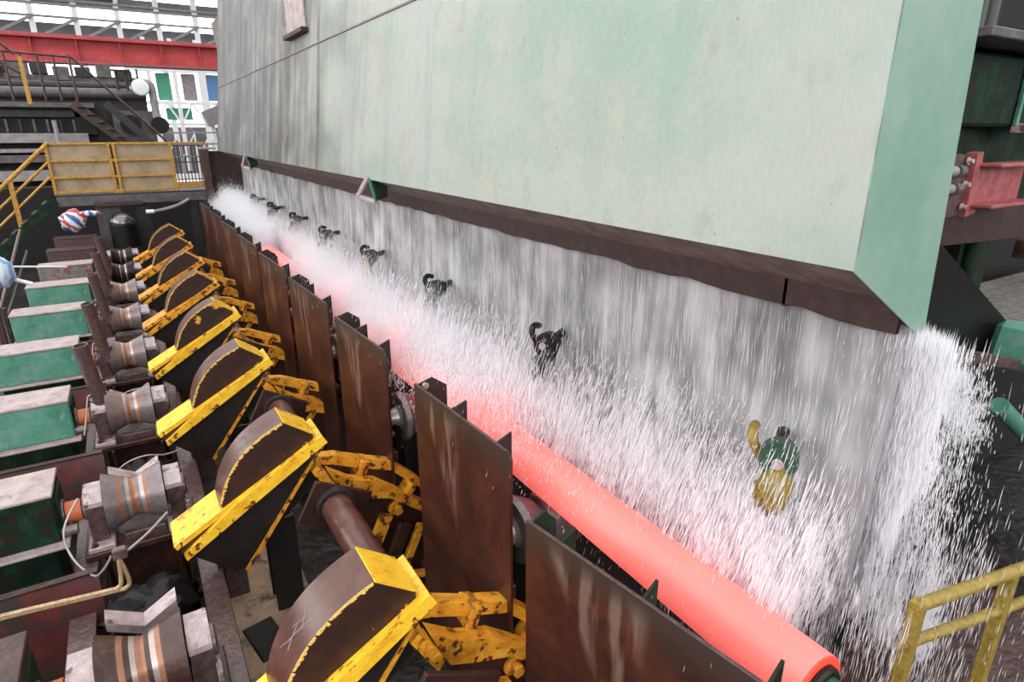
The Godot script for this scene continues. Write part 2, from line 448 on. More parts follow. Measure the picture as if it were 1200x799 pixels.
# ------------------------------------------------------------------ things
func hall():
	var s = Sh.new().box(V(4, -2.0, -20), V(42, 0.2, 72), Basis(), 0.0)
	struct("floor", s, M.oily)
	struct("trim_1", Sh.new().box(V(0.36, -1.88, -4.3), V(0.72, 0.05, 1.9), Basis(), 0.01), M.concrete)
	# roof slabs with open skylight strips between them
	var roof = Sh.new()
	for i in 12:
		roof.box(V(4, 12.2, 13 - i * 6.2), V(42, 0.3, 3.4), Basis(), 0.0)
	struct("ceiling", roof, M.wall)
	var wl = Sh.new()
	wl.box(V(-16.9, 0.2, -20), V(0.3, 4.4, 72), Basis(), 0.0)
	wl.box(V(-16.9, 11.6, -20), V(0.3, 1.2, 72), Basis(), 0.0)
	for i in 10: wl.box(V(-16.9, 6.5, 14 - i * 7.5), V(0.35, 9.0, 0.5), Basis(), 0.0)
	struct("wall_left", wl, M.wall)
	var wr = Sh.new()
	wr.box(V(24.9, 5.0, -20), V(0.3, 14.0, 72), Basis(), 0.0)
	struct("wall_right", wr, M.wall)
	var wf = Sh.new()
	wf.box(V(4, 0.4, 16), V(42, 4.8, 0.3), Basis(), 0.0)
	wf.box(V(4, 11.2, 16), V(42, 2.0, 0.3), Basis(), 0.0)
	struct("wall_front", wf, M.wall)
	# far wall: bands of open glazing between cladding
	var wb = Sh.new()
	for yy in [[7.55, 1.05], [9.45, 0.7], [11.3, 1.6], [0.3, 3.2]]:
		wb.box(V(4, yy[0], -52), V(42, yy[1], 0.25), Basis(), 0.0)
	wb.box(V(-10.5, 4.0, -52), V(13, 5.4, 0.25), Basis(), 0.0)
	struct("wall_back", wb, M.wall)
	var cols = thing("wall_frame", "white steel columns and braces of the far end wall above the red girder", "frame")
	for i in 11:
		var x = -5.44 + i * 2.26
		put("column", Sh.new().box(V(x, 6.0, -50.6), V(0.3, 10.0, 0.3), Basis(), 0.0), M.white, cols)
		if i < 10:
			put("brace", Sh.new().bar(V(x, 6.95, -50.4), V(x + 2.26, 8.2, -50.4), 0.16, 0.16), M.greyband, cols)
	for y in [6.65, 8.25, 8.95, 9.2]:
		put("rail", Sh.new().box(V(6, y, -50.5), V(26, 0.12, 0.2), Basis(), 0.0), M.greyband, cols)
	for i in 5:
		put("purlin", Sh.new().bar(V(-10, 9.4 + i * 0.32, -48 + i * 1.5), V(1.2, 9.0 + i * 0.2, -48 + i * 1.5), 0.12, 0.14), M.dark, cols)

func crane():
	var t = thing("crane_girder", "long red crane girder crossing the hall far behind the line", "girder")
	var a = V(-14, 4.75, -33.2); var b = V(14, 4.85, -34.6)
	put("web", Sh.new().bar(a, b, 0.22, 0.9), M.girder, t)
	put("flange", Sh.new().bar(a + V(0, 0.46, 0), b + V(0, 0.46, 0), 0.9, 0.08), M.girder, t)
	put("flange", Sh.new().bar(a - V(0, 0.46, 0), b - V(0, 0.46, 0), 0.9, 0.1), M.redoxide, t)
	for i in 18:
		var p = a.lerp(b, (i + 0.5) / 18.0)
		put("stiffener", Sh.new().box(p + V(0, 0, 0.2), V(0.05, 0.84, 0.3)), M.girder, t)
	var cb = thing("dark_duct_row", "row of dark ducts and boxes under the red girder, behind the machine", "ducts")
	put("duct", Sh.new().box(V(-5.5, 3.35, -27), V(6.6, 0.5, 0.6)), M.dark, cb)
	for i in 7: put("box", Sh.new().box(V(-3.0 + i * 0.6, 3.42 + 0.06 * (i % 3), -26.8), V(0.44, 0.3 + 0.12 * (i % 2), 0.5)), M.iron if i % 2 else M.dark, cb)
	put("leg", Sh.new().box(V(-4.0, 0.7, -27), V(0.3, 5.2, 0.3)), M.dark, cb)
	put("duct", Sh.new().box(V(-1.5, 3.25, -26.9), V(5.0, 0.24, 0.5)), M.iron, cb)
	put("rail", Sh.new().bar(a + V(0, 0.56, 0), b + V(0, 0.56, 0), 0.12, 0.12), M.redoxide, t)

func far_yard():
	# what shows between the machine and the hood: a white steel mezzanine with coloured cladding
	var t = thing("mezzanine_frame", "white steel frame with green cladding panels standing behind the red girder", "frame")
	for i in 6: put("column", Sh.new().box(V(2.2 + i * 1.35, 3.0, -44), V(0.22, 7.4, 0.22)), M.white, t)
	for y in [2.0, 3.2, 5.0]: put("beam", Sh.new().box(V(5.5, y, -44), V(8.6, 0.2, 0.24)), M.white, t)
	for i in 5:
		put("brace", Sh.new().bar(V(2.2 + i * 1.35, 2.0, -43.9), V(2.875 + i * 1.35, 3.2, -43.9), 0.1, 0.1), M.white, t)
		put("brace", Sh.new().bar(V(3.55 + i * 1.35, 2.0, -43.9), V(2.875 + i * 1.35, 3.2, -43.9), 0.1, 0.1), M.white, t)
	for i in 3:
		put("panel", Sh.new().box(V(2.9 + i * 1.35, 4.1, -44.15), V(0.75, 1.5, 0.06)), [M.teal, M.greyband, M.blue][i], t)
	put("panel", Sh.new().box(V(3.5, 2.6, -44.3), V(1.4, 0.7, 0.06)), M.teal, t)
	var c = thing("conveyor_gallery", "grey sloping gallery far behind beside the hood's far end", "gallery")
	put("body", Sh.new().bar(V(4.2, 2.2, -38), V(8.2, 3.9, -38), 1.0, 0.8), M.greyband, c)
	put("leg", Sh.new().box(V(5.0, 1.0, -38), V(0.2, 2.6, 0.2)), M.white, c)
	put("leg", Sh.new().box(V(4.5, 0.6, -38), V(0.2, 2.6, 0.2)), M.white, c)
	var r = thing("low_fence", "pale low lattice fence on the far floor past the yellow platform", "fence")
	for i in 7:
		put("post", Sh.new().box(V(1.6 + i * 0.6, -0.15, -30), V(0.07, 3.5, 0.07)), M.white, r)
		if i < 6:
			put("brace", Sh.new().bar(V(1.6 + i * 0.6, 0.5, -30), V(2.2 + i * 0.6, 1.5, -30), 0.05, 0.05), M.white, r)
	for y in [0.6, 1.1, 1.55]: put("rail", Sh.new().box(V(3.4, y, -30), V(3.9, 0.07, 0.08)), M.greyband, r)

func far_machine():
	var t = thing("furnace_machine", "big dark machine of stacked beams and pipes behind the yellow platform", "machine")
	put("body", Sh.new().box(V(-3.2, 0.75, -24.7), V(8.4, 3.7, 2.2), Basis(), 0.03), M.dark, t)
	put("roof_pipe", Sh.new().tube(V(-7.5, 2.62, -23.3), V(1.0, 2.68, -23.3), 0.15, 18), M.iron, t)
	put("roof_pipe", Sh.new().tube(V(-7.5, 2.86, -23.9), V(0.6, 2.9, -23.9), 0.12, 16), M.dark, t)
	put("channel", Sh.new().box(V(-3.7, 2.32, -23.2), V(6.6, 0.14, 0.5)), M.iron, t)
	put("channel", Sh.new().box(V(-4.3, 2.08, -23.3), V(7.0, 0.18, 0.3)), M.dark, t)
	put("beam", Sh.new().box(V(-4.0, 1.42, -23.1), V(6.6, 0.26, 0.6)), M.greyband, t)
	put("beam", Sh.new().box(V(-4.0, 1.08, -23.0), V(6.6, 0.1, 0.6)), M.greyband, t)
	put("beam", Sh.new().box(V(-4.0, 0.86, -22.9), V(6.6, 0.2, 0.6)), M.iron, t)
	put("beam", Sh.new().box(V(-4.0, 0.4, -22.8), V(6.6, 0.28, 0.6)), M.greyband, t)
	put("beam", Sh.new().box(V(-4.0, -0.05, -22.8), V(6.6, 0.3, 0.6)), M.iron, t)
	for i in 12: put("rib", Sh.new().box(V(-4.2 + i * 0.32, 1.76, -23.3), V(0.06, 0.36, 0.2)), M.iron if i % 3 else M.dark, t)
	put("post", Sh.new().tube(V(-1.42, 1.1, -22.4), V(-1.42, 1.9, -22.4), 0.06), M.greyband, t)
	put("housing", Sh.new().box(V(-0.7, 1.85, -23.4), V(0.5, 0.7, 0.5)), M.void, t)
	put("housing", Sh.new().box(V(0.55, 1.75, -23.4), V(1.1, 0.9, 0.5)), M.iron, t)
	put("wheel", Sh.new().lathe([[0.0, 0.0], [0.0, 0.28], [0.12, 0.28], [0.12, 0.0]], V(0.45, 1.8, -23.1), V(0, 0, 1), 20), M.void, t)
	put("wheel", Sh.new().lathe([[0.0, 0.0], [0.0, 0.25], [0.16, 0.25], [0.16, 0.0]], V(1.22, 1.78, -23.0), V(0, 0, 1), 20), M.void, t)
	put("duct", Sh.new().curve([V(0.9, 3.0, -23.0), V(1.1, 2.98, -23.0), V(1.17, 2.8, -23.0), V(1.17, 2.0, -23.0)], 0.11, 12), M.greyband, t)
	var lp = thing("round_lamp", "round white floodlight disc on top of the dark machine", "lamp")
	put("housing", Sh.new().lathe([[0.0, 0.0], [0.0, 0.16], [0.2, 0.25], [0.26, 0.25]], V(0.84, 2.86, -22.95), V(0.1, -0.05, 1), 22), M.dark, lp)
	put("lens", Sh.new().lathe([[0.25, 0.24], [0.29, 0.2], [0.31, 0.0]], V(0.84, 2.86, -22.95), V(0.1, -0.05, 1), 22), M.white, lp)
	put("bracket", Sh.new().box(V(0.84, 3.2, -22.9), V(0.06, 0.3, 0.06)), M.dark, lp)
	for k in 2:
		var g = thing("valve_stem", ["dark valve with handwheel on the machine roof beside the floodlight", "dark valve with handwheel on the machine roof, farther from the floodlight"][k], "valve")
		var x = 0.55 - k * 0.25
		put("stem", Sh.new().tube(V(x, 2.8, -23.2), V(x, 3.3, -23.2), 0.04), M.dark, g)
		put("handwheel", Sh.new().lathe([[0.0, 0.0], [0.0, 0.14], [0.05, 0.14], [0.05, 0.0]], V(x, 3.3, -23.2), V(0, 1, 0), 14), M.dark, g)
	# walkway over the machine with thin rusty handrails and stairs down
	var w = thing("machine_stairs", "rusty brown stairs with thin handrail coming down from the dark machine", "stairs")
	put("stringer", Sh.new().bar(V(-0.9, 2.35, -22.4), V(0.6, 0.9, -22.4), 0.08, 0.26), M.rust, w)
	put("stringer", Sh.new().bar(V(-0.1, 2.35, -22.0), V(1.2, 0.9, -22.0), 0.06, 0.2), M.dark, w)
	put("handrail", Sh.new().tube(V(-0.7, 3.55, -22.2), V(1.35, 1.25, -22.2), 0.035, 8), M.rust, w)
	for i in 7: put("tread", Sh.new().box(V(-0.7 + i * 0.21, 2.25 - i * 0.2, -22.25), V(0.22, 0.03, 0.4)), M.dark, w)
	put("post", Sh.new().tube(V(-0.75, 2.4, -22.2), V(-0.75, 3.55, -22.2), 0.03, 8), M.rust, w)
	var r = thing("walkway_railing", "thin rusty railing with sloping end on the machine's roof walkway", "railing")
	put("handrail", Sh.new().tube(V(-2.3, 3.62, -22.3), V(-0.7, 3.55, -22.3), 0.03, 8), M.rust, r)
	put("handrail", Sh.new().tube(V(-3.1, 4.75, -22.3), V(-1.95, 3.55, -22.3), 0.04, 8), M.rust, r)
	put("handrail", Sh.new().tube(V(-3.1, 3.9, -22.3), V(-1.8, 3.0, -22.3), 0.03, 8), M.rust, r)
	for i in 5: put("post", Sh.new().tube(V(-2.2 + i * 0.36, 2.4, -22.3), V(-2.2 + i * 0.36, 3.6, -22.3), 0.03, 8), M.rust, r)
	put("post", Sh.new().box(V(-1.85, 2.9, -22.2), V(0.1, 1.2, 0.06)), M.rail, r)

func platform():
	var t = thing("platform_railing", "yellow framed railing with two tan sheet panels on the rear platform", "railing")
	var z = -17.3
	for y in [1.34, 0.98, 0.62, 0.3]:
		put("rail", Sh.new().box(V(-0.16, y, z), V(2.42, 0.05, 0.05)), M.rail, t)
	put("rail", Sh.new().box(V(1.42, 1.34, z), V(0.75, 0.04, 0.05)), M.rail, t)
	for x in [-1.36, -0.2, -0.1, 1.05]:
		put("post", Sh.new().box(V(x, 0.8, z), V(0.06, 1.12, 0.06)), M.rail, t)
	put("sheet_panel", Sh.new().box(V(-0.78, 0.82, z - 0.05), V(1.12, 1.04, 0.01), Basis(), 0.0), M.tan, t)
	put("sheet_panel", Sh.new().box(V(0.47, 0.82, z - 0.05), V(1.12, 1.04, 0.01), Basis(), 0.0), M.tan, t)
	var m = thing("mesh_gate", "open barred gate at the end of the yellow rear railing next to rusty post", "gate")
	for i in 8: put("bar", Sh.new().tube(V(1.12 + i * 0.075, 0.35, z), V(1.12 + i * 0.075, 1.3, z), 0.012, 6), M.dark, m)
	for y in [0.5, 0.9, 1.28]: put("rail", Sh.new().box(V(1.4, y, z), V(0.62, 0.025, 0.03)), M.rust, m)
	put("sill", Sh.new().box(V(1.38, 0.36, z), V(0.7, 0.12, 0.05)), M.rail, m)
	var d = thing("rear_platform", "dark steel deck under the yellow rear railing", "platform")
	put("deck", Sh.new().box(V(0.18, 0.2, -18.6), V(3.1, 0.08, 2.7)), M.dark, d)
	put("edge_beam", Sh.new().box(V(0.18, 0.1, -17.25), V(3.1, 0.2, 0.12)), M.iron, d)
	put("hanger", Sh.new().box(V(-0.2, 0.02, -17.2), V(0.95, 0.1, 0.16)), M.rust, d)
	put("column", Sh.new().box(V(-0.45, -0.95, -17.6), V(0.5, 1.9, 0.3)), M.iron, d)
	put("column", Sh.new().box(V(0.25, -0.95, -17.5), V(0.3, 1.9, 0.3)), M.dark, d)
	put("column", Sh.new().box(V(1.35, -0.95, -17.4), V(0.18, 1.9, 0.2)), M.dark, d)
	struct("wall_pit", Sh.new().box(V(-2, -0.9, -21.5), V(12, 2.1, 0.2), Basis(), 0.0), M.void)
	var l = thing("pipe_lamp", "pale curved tube lamp under the rear platform deck", "lamp")
	put("tube", Sh.new().curve([V(0.45, -0.2, -17.1), V(0.7, -0.16, -17.1), V(1.0, -0.08, -17.1), V(1.25, 0.05, -17.1)], 0.04, 10), M.greyband, l)
	put("head", Sh.new().tube(V(0.3, -0.2, -17.1), V(0.47, -0.2, -17.1), 0.05, 12), M.white, l)
	var st = thing("yellow_stairs", "yellow handrail stairs with dark green stringer going down beside the rear platform", "stairs")
	put("handrail", Sh.new().tube(V(-1.3, 1.36, -17.3), V(-2.9, -0.1, -17.3), 0.045, 10), M.rail, st)
	put("midrail", Sh.new().tube(V(-1.35, 0.98, -17.3), V(-2.9, -0.42, -17.3), 0.028, 8), M.rail, st)
	put("midrail", Sh.new().tube(V(-1.4, 0.64, -17.3), V(-2.9, -0.74, -17.3), 0.028, 8), M.rail, st)
	put("post", Sh.new().box(V(-2.12, 0.08, -17.3), V(0.09, 0.98, 0.07)), M.rail, st)
	put("stringer", Sh.new().bar(V(-1.4, 0.14, -17.2), V(-3.2, -1.5, -17.2), 0.08, 0.2), M.dark_green, st)
	put("stringer", Sh.new().bar(V(-1.4, 0.14, -18.1), V(-3.2, -1.5, -18.1), 0.08, 0.2), M.dark_green, st)
	for i in 7: put("tread", Sh.new().box(V(-1.56 - i * 0.22, 0.06 - i * 0.2, -17.65), V(0.24, 0.03, 0.86)), M.dark, st)
	var e = thing("tank_end_post", "rust brown boxed end wall of the quench tank under the hood's far end", "wall")
	put("post", Sh.new().box(V(1.72, 0.1, -16.9), V(0.16, 2.2, 0.3)), M.rust, e)
	put("end_wall", Sh.new().box(V(2.3, 0.0, -17.1), V(1.1, 2.3, 0.12)), M.baffle, e)
	put("cap", Sh.new().box(V(1.8, 1.22, -16.95), V(0.36, 0.04, 0.36)), M.greyband, e)

func hood():
	var t = thing("quench_hood", "huge pale green steel hood over the water curtain", "hood")
	var x = 2.0; var yb = 1.163; var zn = -1.113; var zf = -16.7; var yt = 3.9
	var s = Sh.new()
	var T = 0.03
	# front sheet; its far edge slants
	var nu = 60
	for i in nu:
		var a = pow(float(i) / nu, 2.0); var b = pow(float(i + 1) / nu, 2.0)
		var P = func(q, top): return V(x, yt if top else yb, lerp(zn, (-13.6 if top else zf), q))
		s.face([P.call(a, false), P.call(a, true), P.call(b, true), P.call(b, false)], V(x + 1, 2, -8), [Vector2(sqrt(a), 1), Vector2(sqrt(a), 0), Vector2(sqrt(b), 0), Vector2(sqrt(b), 1)])
	s.face([V(x, yb, zn), V(x + T, yb, zn), V(x + T, yb, zf), V(x, yb, zf)], V(x, 3, -8))
	s.face([V(x + T, yb, zn), V(x + T, yb, zf), V(x + T, yt, -13.6), V(x + T, yt, zn)], V(x - 1, 2, -8))
	put("front_panel", s, M.hood, t)
	s = Sh.new().prism([Vector2(x, yb - 0.004), Vector2(2.545, 0.836), Vector2(2.564, 0.836), Vector2(2.28, yt), Vector2(x, yt)], V(0, 0, zn), Vector3.RIGHT, Vector3.UP, V(0, 0, 0.006))
	put("end_panel", s, M.hood_end, t)
	for i in 9:
		var y0 = yb + 0.06 + i * 0.3
		put("weld_seam", Sh.new().tube(V(x - 0.0008, y0, zn + 0.004), V(x - 0.0008, y0 + [0.2, 0.12, 0.26, 0.16][i % 4], zn + 0.004), 0.001, 5), M.grey_box, t)
	put("underside", Sh.new().prism([Vector2(x + T, yb), Vector2(2.36, 1.0), Vector2(2.36, 1.02), Vector2(x + T, yb + 0.03)], V(0, 0, zn), Vector3.RIGHT, Vector3.UP, V(0, 0, zf - zn)), M.under, t)
	# inner lip with a ragged rusty edge
	s = Sh.new()
	var nz = FastNoiseLite.new(); nz.seed = 5; nz.frequency = 0.9; nz.fractal_octaves = 3
	for i in 120:
		var z0 = lerp(zn, zf, i / 120.0); var z1 = lerp(zn, zf, (i + 1) / 120.0)
		var d0 = 0.885 + 0.022 * nz.get_noise_1d(z0 * 3.0); var d1 = 0.885 + 0.022 * nz.get_noise_1d(z1 * 3.0)
		s.face([V(2.36, 1.02, z0), V(2.36, 1.02, z1), V(2.36, d1, z1), V(2.36, d0, z0)], V(3, 1, -8))
		s.face([V(2.38, 1.02, z0), V(2.38, 1.02, z1), V(2.38, d1, z1), V(2.38, d0, z0)], V(1, 1, -8))
		s.face([V(2.36, d0, z0), V(2.36, d1, z1), V(2.38, d1, z1), V(2.38, d0, z0)], V(2.37, 3, -8))
	put("drip_lip", s, M.baffle, t)
	put("rib", Sh.new().prism([Vector2(2.36, 1.0), Vector2(2.56, 0.86), Vector2(2.36, 0.88)], V(0, 0, -1.6), Vector3.RIGHT, Vector3.UP, V(0, 0, 0.015)), M.baffle, t)
	put("back_panel", Sh.new().prism([Vector2(2.53, 0.84), Vector2(2.555, 0.84), Vector2(2.275, yt), Vector2(2.25, yt)], V(0, 0, zn - 0.01), Vector3.RIGHT, Vector3.UP, V(0, 0, zf - zn)), M.under, t)
	put("roof_panel", Sh.new().box(V(2.14, yt, -7.4), V(0.26, 0.03, 12.3), Basis(), 0.0), M.hood_end, t)
	put("far_panel", Sh.new().prism([Vector2(-16.69, yb), Vector2(-16.66, yb), Vector2(-13.57, yt), Vector2(-13.6, yt)], V(x, 0, 0), V(0, 0, 1), Vector3.UP, V(0.3, 0, 0)), M.hood_end, t)
	put("lap_seam", Sh.new().bar(V(x - 0.004, 2.5, -4.4), V(x - 0.004, 2.47, -15.2), 0.012, 0.016, Vector3.UP, 0.002), M.grey_box, t)
	# access hatch with a dark lower ledge
	var hp = put("hatch", Sh.new().box(V(x - 0.012, 3.3, -8.02), V(0.03, 1.24, 0.86)), M.lid, t)
	put("ledge", Sh.new().box(V(x - 0.035, 2.665, -8.02), V(0.09, 0.05, 0.9)), M.baffle, hp)
	for k in 2:
		var zz = [-6.0, -12.9][k]
		var sc = [1.0, 1.1][k]
		var o = V(x - 0.005, yb, zz)
		var P = func(a, b, c): return o + V(a, b, c) * sc
		var lg = put("lifting_lug", Sh.new().prism([Vector2(0.0, 0.02), Vector2(0.17, -0.06), Vector2(0.17, -0.17), Vector2(0.06, -0.2)], P.call(0.0, 0.0, 0.1), V(1, 0, 0.2) * sc, Vector3.UP * sc, V(0, 0, -0.02)), M.dark_green, t)
		put("frame", Sh.new().bar(P.call(0, 0.03, 0.1), P.call(-0.03, -0.17, -0.16), 0.03, 0.05), M.pale, lg)
		put("frame", Sh.new().bar(P.call(-0.03, -0.17, -0.16), P.call(0.06, -0.21, 0.1), 0.05, 0.04), M.pale, lg)
		put("frame", Sh.new().bar(P.call(0.06, -0.21, 0.1), P.call(0.0, 0.02, 0.12), 0.02, 0.03), M.green, lg)

func hot_pipe():
	var t = thing("steel_pipe", "long glowing red hot steel pipe lying under the falling water", "pipe")
	var c0 = V(1.8, -0.277, -0.86); var c1 = V(1.8, -0.277, -10.6)
	put("shell", Sh.new().pipe(c0 + V(0, 0, -0.006), c1, 0.129, 0.108, 40), M.hot, t)
	put("end_rim", Sh.new().pipe(c0 + V(0, 0, 0.004), c0 + V(0, 0, -0.008), 0.127, 0.1, 40), M.hot_rim, t)
	var p = thing("centering_plug", "dark green round plug closing the open end of the glowing pipe", "plug")
	put("ring", Sh.new().lathe([[0.0, 0.0], [0.0, 0.098], [0.05, 0.098], [0.06, 0.088], [0.06, 0.0]], c0 + V(0, 0, -0.03), V(0, 0, 1), 30), M.black, p)
	put("core", Sh.new().lathe([[0.05, 0.07], [0.09, 0.068], [0.1, 0.06], [0.1, 0.0]], c0 + V(0, 0, -0.03), V(0, 0, 1), 30), M.cap, p)

func guard(k):
	var far; var near
	if k == 0: far = V(1.238, 0.0, -1.91); near = V(1.43, 0.0, -0.64)
	else:
		far = V(1.34, 0.095, -3.38 - PITCH * (k - 1)); near = V(1.39, 0.095, -2.29 - PITCH * (k - 1) + (0.0 if k < 3 else 0.24))
	var words = ["darkest and lowest of the row, two triangular ribs behind its top", "pale bolt on its corner rib", "wet grey upper edge, next behind the bolted one", "long pale scratches below its upper edge", "partly behind the fourth plate", "narrow sliver, streaked with wet scale", "close to the tank's far end", "small and dull at the far end", "last before the rusty end post"]
	var t = thing("guard_plate", ("%s rust-brown splash plate from the front, %s" % [ORD[k], words[k]]) if k else "nearest rust-brown splash plate, lowest of the row, triangular ribs behind its top", "plate", far, "splash plates along the hot pipe")
	var L = far.distance_to(near)
	var ex = (near - far) / L
	var nx = V(-ex.z, 0, ex.x)                          # towards the pipe
	if nx.x < 0: nx = -nx
	var H = 2.0
	put("plate", Sh.new().prism([Vector2(0, 0), Vector2(L * 0.5, -0.004), Vector2(L - 0.03, 0.0), Vector2(L, -0.03), Vector2(L + 0.01, -H), Vector2(0.02, -H)], Vector3.ZERO, ex, Vector3.UP, nx * 0.014), M.guard[k % 3], t)
	put("top_edge", Sh.new().bar(ex * 0.01 + nx * 0.007 + V(0, 0.001, 0), ex * (L - 0.04) + nx * 0.007 + V(0, 0.001, 0), 0.015, 0.006), M.block, t)
	var ribs = [[0.02, 0.2, 0.03, true], [0.42, 0.1, 0.03, false], [0.86, 0.09, 0.035, false]] if k != 0 else [[0.02, 0.14, 0.0, true], [0.2, 0.08, 0.035, false], [0.62, 0.08, 0.04, false], [1.1, 0.08, 0.045, false]]
	for r in ribs:
		var poly
		if r[3]: poly = [Vector2(0, 0), Vector2(r[1] * 0.5, 0.028), Vector2(r[1], -0.045), Vector2(r[1], -0.55), Vector2(0, -0.55)]
		else: poly = [Vector2(0, 0), Vector2(r[1], r[2]), Vector2(r[1], -0.2), Vector2(0, -0.4)]
		put("rib", Sh.new().prism(poly, ex * (L * r[0] if k else r[0]) + nx * 0.014, nx, Vector3.UP, ex * 0.012), M.dark_green if k == 0 else M.dark, t)
	if k == 1:
		put("bolt", Sh.new().lathe([[0.0, 0.0], [0.0, 0.024], [0.01, 0.024], [0.014, 0.018], [0.014, 0.0]], ex * 0.036 + nx * 0.06 + V(0, -0.015, 0), ex, 18), M.polish, t)
	put("stiffener", Sh.new().box(ex * (L * 0.5) + nx * 0.05 + V(0, -0.9, 0), V(0.06, 0.08, L * 0.9), Basis(nx, Vector3.UP, -ex)), M.rust, t)

func kicker():
	# profile in x, y; the near face lies at z = 0, the depth runs to -z
	var t = thing("kicker_arm", "", "kicker arm", V(0, 0, -2.09), "yellow edged kicker arms")
	var X = Vector3.RIGHT; var Y = Vector3.UP
	var lo = Vector2(-0.125, -0.855); var hi = Vector2(0.842, -0.335)
	var d = (hi - lo).normalized(); var nrm = Vector2(-d.y, d.x)
	put("base_plate", Sh.new().prism([lo, hi, hi - nrm * 0.03, lo - nrm * 0.035], V(0, 0, -0.3), X, Y, V(0, 0, 0.3)), M.yellow, t)
	put("inset_web", Sh.new().prism([lo - nrm * 0.03, lo - nrm * 0.11, hi - nrm * 0.05, hi - nrm * 0.02], V(0, 0, -0.05), X, Y, V(0, 0, 0.035)), M.rust, t)
	put("edge_strip", Sh.new().prism([lo - nrm * 0.084 + d * 0.01, lo - nrm * 0.125, hi - nrm * 0.062, hi + nrm * 0.006, lo.lerp(hi, 0.40) - nrm * 0.012], V(0, 0, -0.02), X, Y, V(0, 0, 0.045)), M.yellow, t)
	# hump
	var arc = []
	for i in 43:
		var u = i / 42.0
		var a = Vector2(0.165, -0.705); var b = Vector2(0.23, -0.33); var c = Vector2(0.61, -0.193)
		arc.append(a * (1 - u) * (1 - u) + b * 2 * u * (1 - u) + c * u * u)
	var poly = arc.duplicate()
	poly.append(Vector2(0.79, -0.325)); poly.append(Vector2(0.79, -0.40)); 
	poly.append(Vector2(0.17, -0.73))
	put("hump", Sh.new().prism(poly, V(0, 0, -0.285), X, Y, V(0, 0, 0.26)), M.brown, t)
	put("hump_face", Sh.new().prism(poly, V(0, 0, -0.025), X, Y, V(0, 0, 0.006)), M.face, t)
	# painted end face
	var e0 = Vector2(0.612, -0.193); var e1 = Vector2(0.792, -0.325)
	var en = Vector2(0.132, 0.18).normalized()
	put("end_face", Sh.new().prism([e0, e0 + en * 0.006, e1 + en * 0.006, e1], V(0, 0, -0.285), X, Y, V(0, 0, 0.27)), M.yellow, t)
	# flaking paint left along the front edge of the crown
	var s = Sh.new(); var nz = FastNoiseLite.new(); nz.seed = 77; nz.frequency = 1.0
	for i in 56:
		var u = i / 56.0 * 42.0
		var j = int(u); var p = arc[min(j, 42)].lerp(arc[min(j + 1, 42)], u - j)
		var w = 0.010 + 0.02 * max(0.0, nz.get_noise_1d(i * 0.9) + 0.1)
		if nz.get_noise_1d(i * 1.7 + 50) < -0.25: continue
		var q = arc[min(j + 1, 42)] - arc[max(j, 0)] if j < 42 else arc[42] - arc[41]
		q = q.normalized(); var inn = Vector2(q.y, -q.x)
		s.prism([p - q * 0.009 - inn * 0.003, p + q * 0.01 - inn * 0.003, p + q * 0.006 + inn * w, p - q * 0.007 + inn * w * 0.8], V(0, 0, -0.02), X, Y, V(0, 0, 0.003))
	var ch = put("paint_flakes", s, M.chip, t)
	ch.set_meta("kind", "stuff")
	# webs below the plate and their lower edge strip
	var web = [hi - nrm * 0.07, lo - nrm * 0.1, Vector2(0.2, -1.2), Vector2(0.27, -1.2)]
	for zz in [-0.06, -0.28]:
		put("web", Sh.new().prism(web, V(0, 0, zz), X, Y, V(0, 0, 0.02)), M.deep, t)
	put("web_edge", Sh.new().prism([Vector2(0.845, -0.42), Vector2(0.845, -0.45), Vector2(0.272, -1.232), Vector2(0.255, -1.205)], V(0, 0, -0.09), X, Y, V(0, 0, 0.06)), M.ochre, t)
	put("pivot_lug", Sh.new().prism([Vector2(0.35, -0.75), Vector2(0.75, -0.5), Vector2(0.8, -0.75), Vector2(0.5, -1.0)], V(0, 0, -0.2), X, Y, V(0, 0, 0.08)), M.dark, t)
	return t

